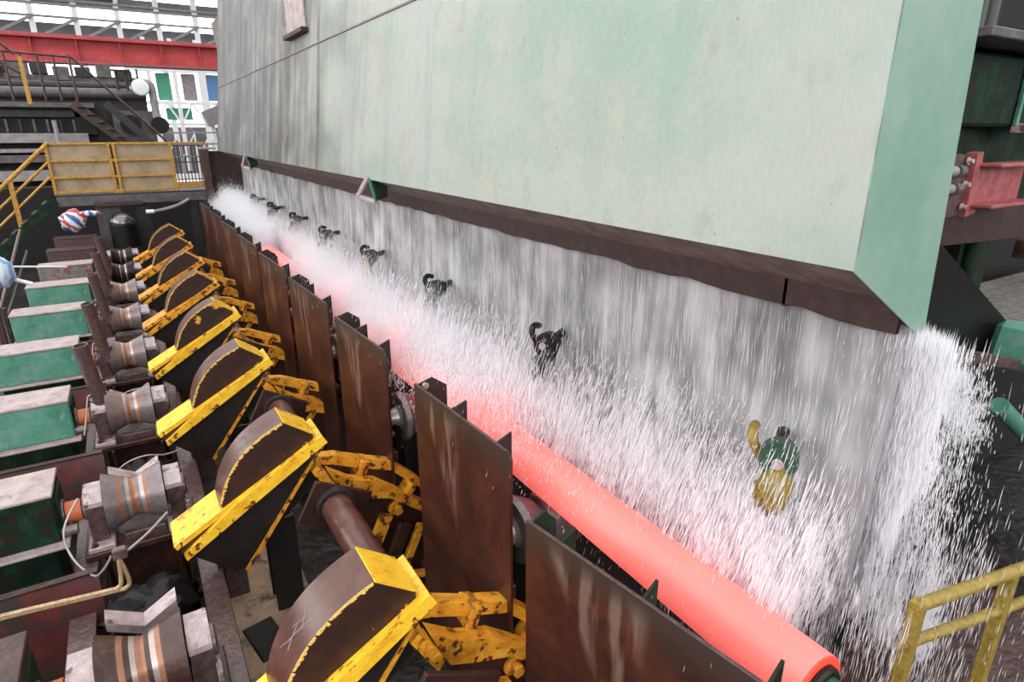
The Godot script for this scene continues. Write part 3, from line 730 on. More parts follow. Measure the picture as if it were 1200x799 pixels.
func lever(reach):                                    # reach: how far the levers run towards the pipe
	var K = func(p): return Array(Geometry2D.intersect_polygons(PackedVector2Array(p), PackedVector2Array([Vector2(0, -3), Vector2(reach, -3), Vector2(reach, 1), Vector2(0, 1)]))[0])
	var dx = min(0.0, reach - 1.62) * 0.5
	var t = thing("lever_linkage", "", "linkage", V(0, 0, -2.09), "yellow bent levers behind the kicker arms")
	var X = Vector3.RIGHT; var Y = Vector3.UP
	put("upper_lever", Sh.new().prism(K.call([Vector2(0.86, -0.62), Vector2(0.98, -0.64), Vector2(1.15, -0.72), Vector2(1.4, -0.82), Vector2(1.62, -1.04), Vector2(1.62, -1.12), Vector2(1.38, -0.89), Vector2(1.14, -0.795), Vector2(0.95, -0.71), Vector2(0.85, -0.68)]), V(0, 0, -0.32), X, Y, V(0, 0, 0.09)), M.ochre, t)
	put("lower_lever", Sh.new().prism(K.call([Vector2(0.88, -0.68), Vector2(1.04, -0.8), Vector2(1.23, -0.875), Vector2(1.42, -1.03), Vector2(1.6, -1.19), Vector2(1.59, -1.27), Vector2(1.32, -1.05), Vector2(1.12, -0.98), Vector2(0.98, -0.92)]), V(0, 0, -0.2), X, Y, V(0, 0, 0.1)), M.ochre, t)
	put("clamp", Sh.new().box(V(1.16, -0.79, -0.26), V(0.07, 0.12, 0.16), Basis(Vector3.BACK, -0.4)), M.ochre, t)
	put("clamp", Sh.new().box(V(1.5 + dx * 2.0, -1.06, -0.2), V(0.06, 0.1, 0.14), Basis(Vector3.BACK, -0.7)), M.ochre, t)
	for i in 3:
		put("pin", Sh.new().tube(V(0.82 + i * 0.03, -0.64 - i * 0.06, -0.16), V(0.82 + i * 0.03, -0.64 - i * 0.06, -0.02), 0.026, 10), M.ochre, t)
	put("pin_bracket", Sh.new().prism([Vector2(0.76, -0.62), Vector2(0.8, -0.58), Vector2(0.93, -0.8), Vector2(0.89, -0.86)], V(0, 0, -0.14), X, Y, V(0, 0, 0.1)), M.ochre, t)
	put("hub_plate", Sh.new().box(V(0.84, -0.78, 0.2), V(0.42, 0.3, 0.03), Basis(Vector3.BACK, -0.5)), M.face, t)
	put("side_plate", Sh.new().prism(K.call([Vector2(1.0, -0.95), Vector2(1.3, -1.02), Vector2(1.6, -1.25), Vector2(1.55, -1.95), Vector2(0.95, -1.9)]), V(0, 0, -0.18), X, Y, V(0, 0, 0.03)), M.face, t)
	put("bolt", Sh.new().hexbolt(V(1.37 + dx * 2.0, -1.17, -0.15), V(0.1, 0, 1), 0.04, 0.07), M.ochre, t)
	put("stay", Sh.new().bar(V(1.28 + dx * 2.0, -1.18, -0.1), V(1.08 + dx * 2.0, -1.6, -0.1), 0.05, 0.1), M.ochre, t)
	put("stay", Sh.new().bar(V(1.42 + dx * 2.0, -1.3, -0.08), V(1.24 + dx * 2.0, -1.7, -0.08), 0.05, 0.1), M.rust, t)
	put("stay", Sh.new().bar(V(1.55 + dx * 2.0, -1.35, -0.08), V(1.36 + dx * 2.0, -1.75, -0.08), 0.05, 0.06), M.ochre, t)
	put("foot_strip", Sh.new().bar(V(1.3 + dx * 2.0, -1.74, -0.06), V(1.62 + dx * 2.0, -1.82, -0.06), 0.08, 0.03), M.ochre, t)
	put("crank", Sh.new().bar(V(0.62, -0.86, -0.25), V(0.86, -0.72, -0.25), 0.12, 0.12), M.olive, t)
	return t

func roll_unit():
	var t = thing("conveyor_roll", "", "roller", V(-0.315, -0.9, -2.97), "grooved conveyor rolls")
	var ax = Vector3.RIGHT
	# barrel necked to a V; worn rings
	var R = func(x): return 0.135 + 0.075 * pow(abs(x) / 0.185, 1.1)
	var seg = [[-0.185, -0.10, M.steel], [-0.10, -0.075, M.band], [-0.075, -0.05, M.steel], [-0.05, -0.028, M.polish], [-0.028, 0.012, M.band], [0.012, 0.035, M.steel], [0.035, 0.06, M.polish], [0.06, 0.085, M.band], [0.085, 0.185, M.steel]]
	var body = Sh.new()
	for g in seg:
		var pr = []
		for i in 4:
			var x = lerp(g[0], g[1], i / 3.0)
			pr.append([x, R.call(x)])
		if g[2] == M.steel: body.lathe(pr, Vector3.ZERO, ax, 36)
		else: put("worn_ring" if g[2] == M.band else "polished_ring", Sh.new().lathe(pr, Vector3.ZERO, ax, 36), g[2], t)
	body.lathe([[-0.185, 0.05], [-0.185, 0.21]], Vector3.ZERO, ax, 36).lathe([[0.185, 0.21], [0.185, 0.05]], Vector3.ZERO, ax, 36)
	put("barrel", body, M.steel, t)
	put("shaft", Sh.new().tube(V(-0.41, 0, 0), V(0.32, 0, 0), 0.05, 18), M.steel, t)
	put("coupling", Sh.new().lathe([[0.0, 0.0], [0.0, 0.075], [0.09, 0.075], [0.09, 0.06], [0.1, 0.06], [0.1, 0.0]], V(-0.415, 0, 0), ax, 20), M.orange, t)
	for sx in [-1, 1]:
		var x = sx * 0.245
		var b = put("bearing_block", Sh.new().prism([Vector2(-0.13, -0.22), Vector2(0.13, -0.22), Vector2(0.13, 0.08), Vector2(0.075, 0.14), Vector2(-0.075, 0.14), Vector2(-0.13, 0.08)], V(x - 0.05, 0, 0), V(0, 0, 1), Vector3.UP, V(0.1, 0, 0)), M.block, t)
		put("cap", Sh.new().prism([Vector2(-0.078, 0.142), Vector2(0.078, 0.142), Vector2(0.132, 0.084), Vector2(0.132, 0.05), Vector2(0.07, 0.118), Vector2(-0.07, 0.118), Vector2(-0.132, 0.05), Vector2(-0.132, 0.084)], V(x - 0.053, 0.004, 0), V(0, 0, 1), Vector3.UP, V(0.106, 0, 0)), M.pale, b)
		put("bearing_cover", Sh.new().lathe([[0.0, 0.0], [0.0, 0.085], [0.02, 0.085], [0.03, 0.06], [0.03, 0.0]], V(x + sx * 0.05, 0, 0), V(sx, 0, 0), 18), M.steel, b)
		put("foot", Sh.new().box(V(x, -0.235, 0.04), V(0.16, 0.04, 0.34)), M.pale, b)
		for zz in [-0.09, 0.18]: put("bolt", Sh.new().hexbolt(V(x + sx * 0.04, -0.215, zz), Vector3.UP, 0.016, 0.03), M.block, b)
	put("base_plate", Sh.new().box(V(0.0, -0.276, 0.0), V(0.7, 0.046, 0.46)), M.rust, t)
	put("saddle", Sh.new().box(V(0.02, -0.235, 0.12), V(0.26, 0.06, 0.06)), M.block, t)
	put("pedestal", Sh.new().box(V(0.0, -0.65, 0.0), V(0.5, 0.7, 0.3)), M.rust, t)
	put("pedestal_rib", Sh.new().box(V(-0.2, -0.65, 0.19), V(0.03, 0.7, 0.1)), M.rust, t)
	put("pedestal_rib", Sh.new().box(V(0.2, -0.65, 0.19), V(0.03, 0.7, 0.1)), M.rust, t)
	return t

func chevron():
	var t = thing("chevron_plate", "", "plate", V(-0.315, -0.95, -3.37), "bent deflector plates between the rolls")
	for s in [-1, 1]:
		put("wing", Sh.new().prism([Vector2(0, 0.0), Vector2(s * 0.168, 0.10), Vector2(s * 0.168, 0.045), Vector2(0, -0.055)], V(0, 0, 0.05), Vector3.RIGHT, Vector3.UP, V(0, 0.02, -0.09)), M.pale, t)
	put("stem", Sh.new().box(V(0, -0.32, -0.02), V(0.1, 0.5, 0.06)), M.rust, t)
	return t

func gearbox():
	var t = thing("drive_box", "", "gearbox", V(-1.16, -0.82, -2.97), "roll drive boxes")
	put("body", Sh.new().box(V(0, -0.01, 0), V(0.8, 0.34, 0.4), Basis(), 0.012), M.green, t)
	put("lid", Sh.new().box(V(0, 0.172, 0), V(0.815, 0.022, 0.415), Basis(), 0.006), M.lid, t)
	put("foot_flange", Sh.new().box(V(0.01, -0.19, 0.02), V(0.86, 0.022, 0.5), Basis(), 0.005), M.lid, t)
	put("end_cover", Sh.new().box(V(0.405, -0.02, 0), V(0.02, 0.26, 0.3), Basis(), 0.006), M.dark_green, t)
	put("shaft_seal", Sh.new().tube(V(0.4, -0.08, 0), V(0.425, -0.08, 0), 0.1, 14), M.steel, t)
	put("hose_stub", Sh.new().tube(V(0.38, -0.14, 0.14), V(0.49, -0.14, 0.14), 0.035, 12), M.steel, t)
	put("pedestal", Sh.new().box(V(0.0, -0.65, -0.02), V(0.7, 0.86, 0.3), Basis(), 0.01), M.dark_green, t)
	return t

func line_of_rolls():
	var rl = roll_unit()
	rl.set_meta("label", "nearest grooved conveyor roll, brown and wet, cut by the lower edge of the view")
	look(rl, "barrel", M.rust)
	var kk = kicker()
	kk.set_meta("label", "nearest kicker arm, its big brown hump scratched pale, beside the nearest splash plate")
	var plain = kk.duplicate()
	plain.name = "kicker_arm"
	var sc = Sh.new()
	for q in [[0.40, 0.62, -0.16, -0.11], [0.46, 0.58, -0.19, -0.15], [0.36, 0.5, -0.13, -0.17], [0.52, 0.6, -0.12, -0.19], [0.3, 0.42, -0.2, -0.15]]:
		var pts = []
		for i in 5:
			var u = lerp(q[0], q[1], i / 4.0)
			var p = Vector2(0.165, -0.705) * (1 - u) * (1 - u) + Vector2(0.23, -0.33) * 2 * u * (1 - u) + Vector2(0.61, -0.193) * u * u
			pts.append(V(p.x - 0.0005, p.y + 0.0005, lerp(q[2], q[3], i / 4.0)))
		sc.path(pts, 0.0022, 5)
	put("scratch_mark", sc, M.greyband, kk)
	var lv = lever(1.62)
	var lv2 = lever(1.3)
	lv2.position.z -= PITCH * 2
	lv2.set_meta("label", "third pair of yellow bent levers from the front, beside the third splash plate")
	lv.set_meta("label", "nearest yellow bent levers, broad and low, between nearest kicker arm and splash plate")
	var ch = chevron()
	ch.set_meta("label", "nearest bent grey deflector plate, wide pale wings behind the nearest roll")
	var bx = gearbox()
	bx.set_meta("label", "nearest drive box, plain rust brown, at the nearest roll's shaft")
	for k in range(1, 10):
		var dz = -PITCH * k
		if k == 9: continue
		var r = null if k == 8 else copy(rl, rl.position + V(0, 0, dz), "%s grooved conveyor roll from the front, grey with worn orange rings" % ORD[k] if k < 6 else "%s grooved conveyor roll from the front, small and dark near the platform" % ORD[k])
		if r: look(r, "barrel", M.steel if k < 6 else M.black)
		if r and k > 5: look(r, "worn", M.rust)
		if k < 8: copy(ch, ch.position + V(0, 0, dz), "%s bent grey deflector plate from the front, between two conveyor rolls" % ORD[k])
		var desc = ["", "dark green sides under a bright wet top", "peeling green paint on its side", "clean green side, dusty grey top", "smooth green side, whole box in view", "short green box with grey top", "grey box with a rust patch", "dark brown box", "dark brown box in front of the striped bag", "hardly lit dark box under the platform"][k]
		var b = copy(bx, bx.position + V(0, 0, dz), "%s drive box from the front, %s" % [ORD[k], desc])
		if k == 1: look(b, "body", M.dark_green)
		if k == 6: look(b, "body", M.grey_box)
		if k > 6:
			look(b, "body", M.block); look(b, "lid", M.block)
	look(bx, "body", M.rust); look(bx, "lid", M.rust)
	for k in range(1, 8):
		var dz = -PITCH * k
		var w = ["", "large scratched brown hump in front of the first bare shaft", "brown hump with one yellow chip, bright yellow edge", "hump with a big flaked yellow patch", "yellow edge, hump behind the flaked one", "small hump, orange edge", "small hump close to the last", "yellow hump at the far end of the row"][k]
		var kc = copy(plain, plain.position + V(0, 0, dz), "%s kicker arm, %s" % [ORD[k], w])
		if k > 3:
			look(kc, "edge_strip", M.ochre); look(kc, "base_plate", M.ochre); look(kc, "end_face", M.ochre)
		if k == 3: look(kc, "hump_face", M.face_chip)
		if k < 7 and k != 2: copy(lv if k < 2 else lv2, lv.position + V(0, 0, dz), "%s pair of yellow bent levers from the front, beside the %s splash plate" % [ORD[k], ORD[k]])
	plain.free()
	# tilted open standpipes by the rolls
	for k in range(3, 8):
		var z = -6.45 - PITCH * (k - 3) + (0.0 if k < 4 else 0.1)
		var t = thing("standpipe", "%s leaning grey open pipe stub from the front, beside the drive boxes" % ORD[k - 3], "pipe", V(-0.53, -0.78, z), "leaning pipe stubs")
		put("stub", Sh.new().pipe(V(0, 0, 0), V(-0.06, 0.58, 0.04), 0.062, 0.05, 20), M.block, t)
		put("collar", Sh.new().lathe([[0.0, 0.06], [0.0, 0.085], [0.05, 0.085], [0.05, 0.06]], V(0, 0, 0), V(-0.06, 0.58, 0.04), 18), M.block, t)
		put("arm", Sh.new().box(V(0.0, -0.06, -0.05), V(0.1, 0.14, 0.26)), M.block, t)
	# torque shafts joining the kicker arms
	for k in 7:
		var t = thing("torque_shaft", ["thick bare brown shaft behind the nearest kicker arm", "thick brown shaft behind the second kicker arm, mostly hidden", "brown shaft behind the third kicker arm", "brown shaft behind the fourth kicker arm", "brown shaft behind the fifth kicker arm", "brown shaft behind the sixth kicker arm", "brown shaft behind the seventh kicker arm"][k], "shaft", V(0.83, -0.74, -2.4 - PITCH * k), "torque shafts of the kicker arms")
		put("shaft", Sh.new().tube(V(0.03, -0.06, 0), V(0, 0, -1.18), 0.1, 24), M.brown, t)
		put("collar", Sh.new().lathe([[0.0, 0.09], [0.0, 0.125], [0.06, 0.125], [0.06, 0.09]], V(0, 0, -1.16), V(0, 0, -1), 24), M.dark, t)

func under_line():
	# long beams that carry the rolls and arms
	for q in 2:
		var x = [-0.665, 0.055][q]
		var b = thing("floor_beam", ["long brown beam under the conveyor rolls, on the drive box side", "long brown beam under the conveyor rolls, on the kicker arm side"][q], "beam")
		put("web", Sh.new().box(V(x, -1.36, -9.5), V(0.05, 0.28, 17.0)), M.rust, b)
		put("flange", Sh.new().box(V(x, -1.213, -9.5), V(0.14, 0.02, 17.0)), M.block, b)
		put("flange", Sh.new().box(V(x, -1.5, -9.5), V(0.14, 0.02, 17.0)), M.block, b)
		for k in 9: put("leg", Sh.new().box(V(x, -1.7, -3.85 - PITCH * k), V(0.1, 0.39, 0.12)), M.rust, b)
	for k in 8:
		var c = thing("cross_beam", "%s short brown cross beam from the front, under a mill scale heap" % ORD[k], "beam", V(-0.305, -1.45, -3.85 - PITCH * k), "cross beams under the rolls")
		put("web", Sh.new().box(V(0, 0, 0), V(0.56, 0.1, 0.03)), M.rust, c)
		put("flange", Sh.new().box(V(0, 0.055, 0), V(0.56, 0.015, 0.12)), M.rust, c)
	for k in 6:
		var z = -3.75 - PITCH * k
		var t = thing("chute_plate", "%s red painted sloping trough plate from the front, below the drive boxes" % ORD[k], "plate", V(-0.85, -1.1, z), "red trough plates")
		put("slope", Sh.new().prism([Vector2(-0.5, 0.12), Vector2(0.3, 0.12), Vector2(0.3, -0.42), Vector2(-0.05, -0.42), Vector2(-0.5, -0.1)], V(0, 0, -0.25), Vector3.RIGHT, V(0, 0.93, -0.37), V(0, 0.008, 0.02)), M.red, t)
		put("lip", Sh.new().bar(V(-0.5, 0.12, -0.29), V(0.3, 0.12, -0.29), 0.05, 0.02), M.rust, t)
	for k in 7:
		var z = -3.82 - PITCH * k
		single("scale_heap", Sh.new().blob(V(-0.3, -1.24, z), V(0.24, 0.14, 0.22), 90 + k, 0.9, 18), M.black, "%s heap of wet black mill scale from the front, lying between the conveyor rolls" % ORD[k], "scale heap", "mill scale heaps")
	# oil pipes and junction block by the nearest rolls
	var p = thing("grease_lines", "pair of thin bent brass-coloured grease pipes with small block near the nearest roll", "pipes")
	for q in 2:
		var o = V(0.03 * q, -0.03 * q, -0.02 * q)
		put("line", Sh.new().curve([V(-1.02, -0.64, -3.3) + o, V(-0.93, -0.6, -3.3) + o, V(-0.45, -0.645, -3.3) + o, V(-0.385, -0.645, -3.3) + o, V(-0.365, -0.6, -3.3) + o, V(-0.355 , -0.47, -3.3)], 0.011, 8), M.brass, p)
	put("block", Sh.new().box(V(-0.345, -0.455, -3.31), V(0.065, 0.06, 0.04)), M.block, p)
	var h = thing("thin_hose", "thin pale cable looping from second roll's shaft to the small grease block", "cable")
	put("cable", Sh.new().curve([V(-0.62, -0.7, -4.5), V(-0.72, -0.85, -4.4), V(-0.7, -1.0, -4.3), V(-0.58, -0.98, -4.0), V(-0.48, -0.75, -3.65), V(-0.38, -0.46, -3.32)], 0.007, 6), M.wire, h)
	h = thing("thin_hose", "thin pale cable running from the small grease block towards the second kicker arm", "cable")
	put("cable", Sh.new().curve([V(-0.31, -0.46, -3.32), V(-0.22, -0.5, -3.5), V(-0.12, -0.55, -3.75)], 0.007, 6), M.wire, h)
	for k in 2:
		var z = -6.47 - PITCH * k
		h = thing("thin_hose", ["small looped cable at the third roll's bearing block", "small looped cable at the fourth roll's bearing block"][k], "cable")
		put("cable", Sh.new().curve([V(-0.56, -0.72, z), V(-0.62, -0.7, z + 0.04), V(-0.66, -0.85, z + 0.14), V(-0.7, -1.0, z + 0.2)], 0.007, 6), M.wire, h)
		h = thing("thin_hose", ["pale cable draped over the scale heap before the third roll", "pale cable draped over the scale heap before the fourth roll"][k], "cable")
		put("cable", Sh.new().curve([V(-0.52, -1.2, z + 0.75), V(-0.4, -1.12, z + 0.72), V(-0.25, -1.1, z + 0.7), V(-0.1, -1.14, z + 0.68), V(0.1, -1.12, z + 0.66)], 0.008, 6), M.wire, h)
	# posts on the pit floor beside the arms
	for k in 6:
		var z = -4.25 - PITCH * k
		var t = thing("pit_post", "%s dark green oily upright from the front, on the pit floor under the kicker arms" % ORD[k], "post", V(0.55, -1.9, z), "oily uprights in the pit")
		put("web", Sh.new().box(V(0, 0.4, 0), V(0.04, 0.86, 0.2)), M.dark_green, t)
		put("flange", Sh.new().box(V(0, 0.4, 0.1), V(0.2, 0.86, 0.03)), M.dark, t)
		put("flange", Sh.new().box(V(0, 0.4, -0.1), V(0.2, 0.86, 0.03)), M.dark, t)
		var u = thing("stop_block", "%s rusty stop block with light top from the front, beside the conveyor rolls" % ORD[k], "block", V(0.2, -1.0, z + 0.2), "stop blocks beside the rolls")
		put("plate", Sh.new().box(V(0, -0.25, 0), V(0.14, 0.5, 0.1)), M.block, u)
		put("top_bar", Sh.new().box(V(-0.03, 0.02, 0.0), V(0.22, 0.02, 0.05)), M.brass, u)
		put("side_cheek", Sh.new().box(V(-0.09, -0.3, 0.0), V(0.03, 0.55, 0.16)), M.rust, u)
	var pd = thing("floor_cover", "small rounded wet steel cover lying on the tan pit floor", "cover")
	put("lid", Sh.new().box(V(0.32, -1.87, -3.9), V(0.22, 0.05, 0.4), Basis(Vector3.UP, 0.2), 0.02), M.black, pd)
	# foundation walls under the splash plates and boxes
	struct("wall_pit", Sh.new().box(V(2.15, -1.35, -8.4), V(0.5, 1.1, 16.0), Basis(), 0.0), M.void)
	# gear in the gaps between the plates: grooved support rollers under the pipe
	for k in 8:
		var z = -2.55 - PITCH * k
		var t = thing("support_roller", "%s wet support roller from the front, under the hot pipe between splash plates" % ORD[k], "roller", V(1.72, -0.57, z), "support rollers under the pipe")
		put("disc", Sh.new().lathe([[-0.16, 0.0], [-0.16, 0.19], [-0.12, 0.2], [-0.02, 0.15], [-0.02, 0.0]], Vector3.ZERO, Vector3.RIGHT, 26), M.steel, t)
		put("disc", Sh.new().lathe([[0.02, 0.0], [0.02, 0.15], [0.12, 0.2], [0.16, 0.19], [0.16, 0.0]], Vector3.ZERO, Vector3.RIGHT, 26), M.steel, t)
		put("hub", Sh.new().lathe([[-0.24, 0.0], [-0.24, 0.06], [-0.18, 0.08], [-0.16, 0.1], [0.2, 0.1], [0.2, 0.0]], Vector3.ZERO, Vector3.RIGHT, 18), M.polish, t)
		put("yoke", Sh.new().box(V(-0.2, -0.25, 0), V(0.05, 0.5, 0.12)), M.black, t)
		put("bolt", Sh.new().hexbolt(V(-0.225, -0.12, 0.03), V(-1, 0, 0), 0.02, 0.04), M.steel, t)
		put("bolt", Sh.new().hexbolt(V(-0.225, -0.3, 0.03), V(-1, 0, 0), 0.02, 0.04), M.steel, t)
		put("chain_box", Sh.new().box(V(-0.16, -0.45, -0.2), V(0.14, 0.2, 0.2)), M.black, t)

func clamps():
	for k in 8:
		var z = -1.36 - PITCH * k
		var w = ["green disc and yellow arm", "dark wet head", "dark head with green stain", "yellow arm", "dark head half veiled", "small dark head", "small faint head", "farthest small head"][k]
		var t = thing("clamp_head", "%s clamp roller poking through the water curtain, %s from the front" % [w, ORD[k]], "clamp", V(2.2, 0.28, z), "clamp rollers in the water curtain")
		var g = M.dark_green if k in [0, 2] else M.black
		put("disc", Sh.new().lathe([[0.0, 0.0], [0.0, 0.07], [0.03, 0.08], [0.12, 0.08], [0.12, 0.0]], V(-0.06, 0, 0.0), V(-0.8, 0.1, 0.5) * -1.0, 22), M.cap if k == 0 else g, t)
		put("hub_bolt", Sh.new().hexbolt(V(-0.07, 0.002, 0.005), V(-0.8, 0.1, 0.5), 0.016, 0.03), M.pale, t)
		var y = M.olive if k in [0, 3] else M.black
		put("arm", Sh.new().curve([V(0.0, 0.02, -0.02), V(-0.05, -0.06, -0.03), V(-0.08, -0.13, -0.02), V(-0.06, -0.2, 0.0)], 0.03, 10), y, t)
		put("jaw", Sh.new().blob(V(-0.06, -0.12, 0.0), V(0.06, 0.10, 0.07), 40 + k, 0.9, 12, Basis(Vector3.BACK, -0.4)), M.olive if k in [0, 3] else M.dark, t)
		put("guard_ring", Sh.new().curve([V(-0.02, -0.03, -0.12), V(-0.06, 0.05, -0.13), V(-0.03, 0.09, -0.16), V(0.04, 0.07, -0.2)], 0.022, 8), M.olive if k == 0 else g, t)
		put("shank", Sh.new().tube(V(0.0, 0, -0.03), V(0.6, 0.0, -0.42), 0.03, 12), M.black, t)

func spindle():
	var s = Sh.new()
	var k = 5
	for j in k:
		var a = TAU * j / k; var b = TAU * (j + 1) / k
		var p = V(cos(a), 0.1, sin(a)); var q = V(cos(b), 0.1, sin(b))
		s.tri(V(0, 1, 0), q, p, V(0, 1, 0), q.normalized(), p.normalized())
		s.tri(V(0, -1, 0), p, q, V(0, -1, 0), p.normalized(), q.normalized())
	return s.mesh()

var drop_mesh
func drops(called, list, label, category):            # list of [position, direction, half length, radius]
	if drop_mesh == null: drop_mesh = spindle()
	var mm = MultiMesh.new()
	mm.transform_format = MultiMesh.TRANSFORM_3D
	mm.mesh = drop_mesh
	mm.instance_count = list.size()
	for i in list.size():
		var e = list[i]
		var y = e[1].normalized(); var x = y.cross(V(0, 0, 1)).normalized(); var z = x.cross(y)
		mm.set_instance_transform(i, Transform3D(Basis(x * e[3], y * e[2], z * e[3]), e[0]))
	var o = MultiMeshInstance3D.new()
	o.name = called
	o.multimesh = mm; o.material_override = M.water
	add_child(o)
	return tag(o, label, category, "", "stuff")

func G(m, s): return rng.randfn(m, s)

func water():
	rng.seed = 4242
	# the falling sheet behind the pipe
	var nz = FastNoiseLite.new(); nz.seed = 61; nz.frequency = 1.0; nz.fractal_octaves = 3
	for layer in 2:
		var s = Sh.new()
		var nu = 420; var nv = 14
		var z0 = -1.1; var z1 = -16.4
		var P = func(i, j):
			var u = float(i) / nu; var q = float(j) / nv
			var z = lerp(z0, z1, u)
			var x = 2.43 + layer * 0.12 - 0.10 * q * q + 0.014 * nz.get_noise_2d(z * 9.0, q * 1.2 + layer * 9.0) * (0.3 + q) + 0.007 * nz.get_noise_2d(z * 30.0, q * 2.0)
			return V(x, lerp(0.9, -0.75, q), z)
		var grid = []
		for i in nu + 1:
			var col = []
			for j in nv + 1: col.append(P.call(i, j))
			grid.append(col)
		var N = func(i, j):
			var a = grid[min(i + 1, nu)][j] - grid[max(i - 1, 0)][j]; var b = grid[i][min(j + 1, nv)] - grid[i][max(j - 1, 0)]
			var r = a.cross(b).normalized()
			return r if r.x < 0 else -r
		for i in nu:
			for j in nv:
				var uv = func(a, b): return Vector2(float(a) / nu * 2.0 + layer * 0.37, float(b) / nv * 0.98 + 0.01)
				s.tri(grid[i][j], grid[i + 1][j + 1], grid[i][j + 1], N.call(i, j), N.call(i + 1, j + 1), N.call(i, j + 1), uv.call(i, j), uv.call(i + 1, j + 1), uv.call(i, j + 1))
				s.tri(grid[i][j], grid[i + 1][j], grid[i + 1][j + 1], N.call(i, j), N.call(i + 1, j), N.call(i + 1, j + 1), uv.call(i, j), uv.call(i + 1, j), uv.call(i + 1, j + 1))
		single("water_curtain", s, M.sheet, ["grey sheet of water falling from the hood behind the hot pipe", "inner grey sheet of water falling close behind the front sheet"][layer], "water", "", "stuff")
	var cl = FastNoiseLite.new(); cl.seed = 63; cl.frequency = 1.0; cl.fractal_octaves = 4
	# strands in front of the sheet
	var L = []
	for i in 26000:
		var z = rng.randf_range(-16.2, -1.1)
		var y = rng.randf_range(-0.55, 0.92)
		if rng.randf() > smoothstep(-14.0, -2.0, z): continue
		if cl.get_noise_2d(z * 5.0, y * 0.8 + 30.0) < rng.randf_range(-0.3, 0.25): continue
		if y > 0.84: continue
		L.append([V(2.41 - abs(G(0, 0.03)) * (0.92 - y) - 0.1 * (0.9 - y) * 0.5, y, z), V(G(0.02, 0.03), -1, G(0, 0.02)), rng.randf_range(0.03, 0.11), rng.randf_range(0.0005, 0.0014)])
	drops("falling_strands", L, "fine white strands falling in front of the grey water sheet", "water")
	# splash thrown up between the sheet and the pipe
	L = []
	for i in 300000:
		var z = -1.1 - pow(rng.randf(), 1.3) * 15.3
		var far = smoothstep(-1.6, -4.5, z)
		var x = clamp(G(2.10 - 0.08 * far, 0.12), 1.84, 2.42)
		var mid = lerp(-0.2, -0.08, far) + 0.1 * cl.get_noise_1d(z * 2.0) + 0.12 * smoothstep(-11.0, -14.0, z)
		var y = mid + G(0, lerp(0.2, 0.15, far))
		var c = cl.get_noise_3d(z * 5.0 + y * 1.5, y * 1.3 + x * 2.0, x * 3.0)
		if c < rng.randf_range(-0.5, 0.28) - 0.3 * far: continue
		if y < -0.35 and z > -3.2 and c < rng.randf_range(-0.1, 0.5): continue
		if x < 2.0 and z < -8.4 and z > -10.7: continue
		var big = pow(rng.randf(), 3.0)
		L.append([V(x, y, z), V(G(-0.34, 0.1), -1, G(0.0, 0.06)), rng.randf_range(0.008, 0.034) + 0.035 * big * (1.0 - 0.5 * far), rng.randf_range(0.0006, 0.0016) + 0.0012 * big])
	for i in 4000:                                     # bright beads
		var z = -1.3 - pow(rng.randf(), 1.5) * 9.0
		L.append([V(rng.randf_range(1.9, 2.3), rng.randf_range(-0.25, 0.42) , z), V(G(-0.3, 0.3), -1, 0), rng.randf_range(0.003, 0.01), rng.randf_range(0.0012, 0.0028)])
	drops("splash_spray", L, "dense white spray thrown up along the far side of the hot pipe", "spray")
	# spray over and before the pipe, thick along its middle and far stretch
	L = []
	for i in 230000:
		var z = -2.0 - pow(rng.randf(), 1.25) * 14.4
		var dens = smoothstep(-2.2, -4.6, z) * (1.0 - smoothstep(-8.2, -8.7, z) * smoothstep(-10.9, -10.4, z)) + 0.01
		if rng.randf() > dens: continue
		var x = clamp(G(1.76, 0.12), 1.46, 2.1)
		var y = -0.2 + abs(G(0, 0.17)) - max(0.0, 1.72 - x) * rng.randf() * 0.9
		if cl.get_noise_3d(z * 4.0, y * 3.0, x * 3.0 + 9.0) < rng.randf_range(-0.7, 0.2): continue
		L.append([V(x, y, z), V(G(-0.25, 0.3), -1, G(0.0, 0.2)), rng.randf_range(0.003, 0.025), rng.randf_range(0.001, 0.0032)])
	drops("pipe_spray", L, "white spray bursting over the hot pipe behind the splash plates", "spray")
	# bright fall at the open near end
	L = []
	for i in 60000:
		var q = rng.randf()                                # 0 at the hood, 1 at the bottom
		var x = 2.40 + abs(G(0, 0.11)) + 0.16 * q * rng.randf() + 0.1 * rng.randf()
		var z = -1.12 + G(0, 0.1) + 0.2 * q * rng.randf()
		var y = 0.86 - 1.35 * pow(q, 1.1)
		if x > 2.56: y -= (x - 2.56) * rng.randf_range(0.8, 2.4)
		var c = cl.get_noise_3d(x * 4.5 + z * 5.0, y * 0.9, z * 4.0)
		if c < rng.randf_range(-0.35, 0.15) + 0.55 * max(0.0, q - 0.45): continue
		L.append([V(x, y, z), V(G(0.03, 0.05) + (x - 2.5) * 0.2, -1, G(0.0, 0.04)), rng.randf_range(0.01, 0.06) * (1.0 if x < 2.56 else clamp(0.2 + q, 0.2, 1.0)), rng.randf_range(0.0006, 0.0022)])
	for i in 9000:                                     # thrown outward in gouts
		var u = rng.randf()
		var p = V(2.6 + u * 0.95, 0.72 - u * u * 0.5 - rng.randf() * (0.12 + 0.3 * u) + G(0, 0.03), -1.1 - u * 0.12 + G(0, 0.05))
		if cl.get_noise_3d(p.x * 5.0, p.y * 5.0, 3.0) < rng.randf_range(0.0, 0.3): continue
		L.append([p, V(0.3 + G(0, 0.2), -1, 0), rng.randf_range(0.005, 0.03), rng.randf_range(0.001, 0.003)])
	drops("end_fall", L, "bright white water pouring down at the hood's near end", "water")
	# thin rain below, against the dark pit
	L = []
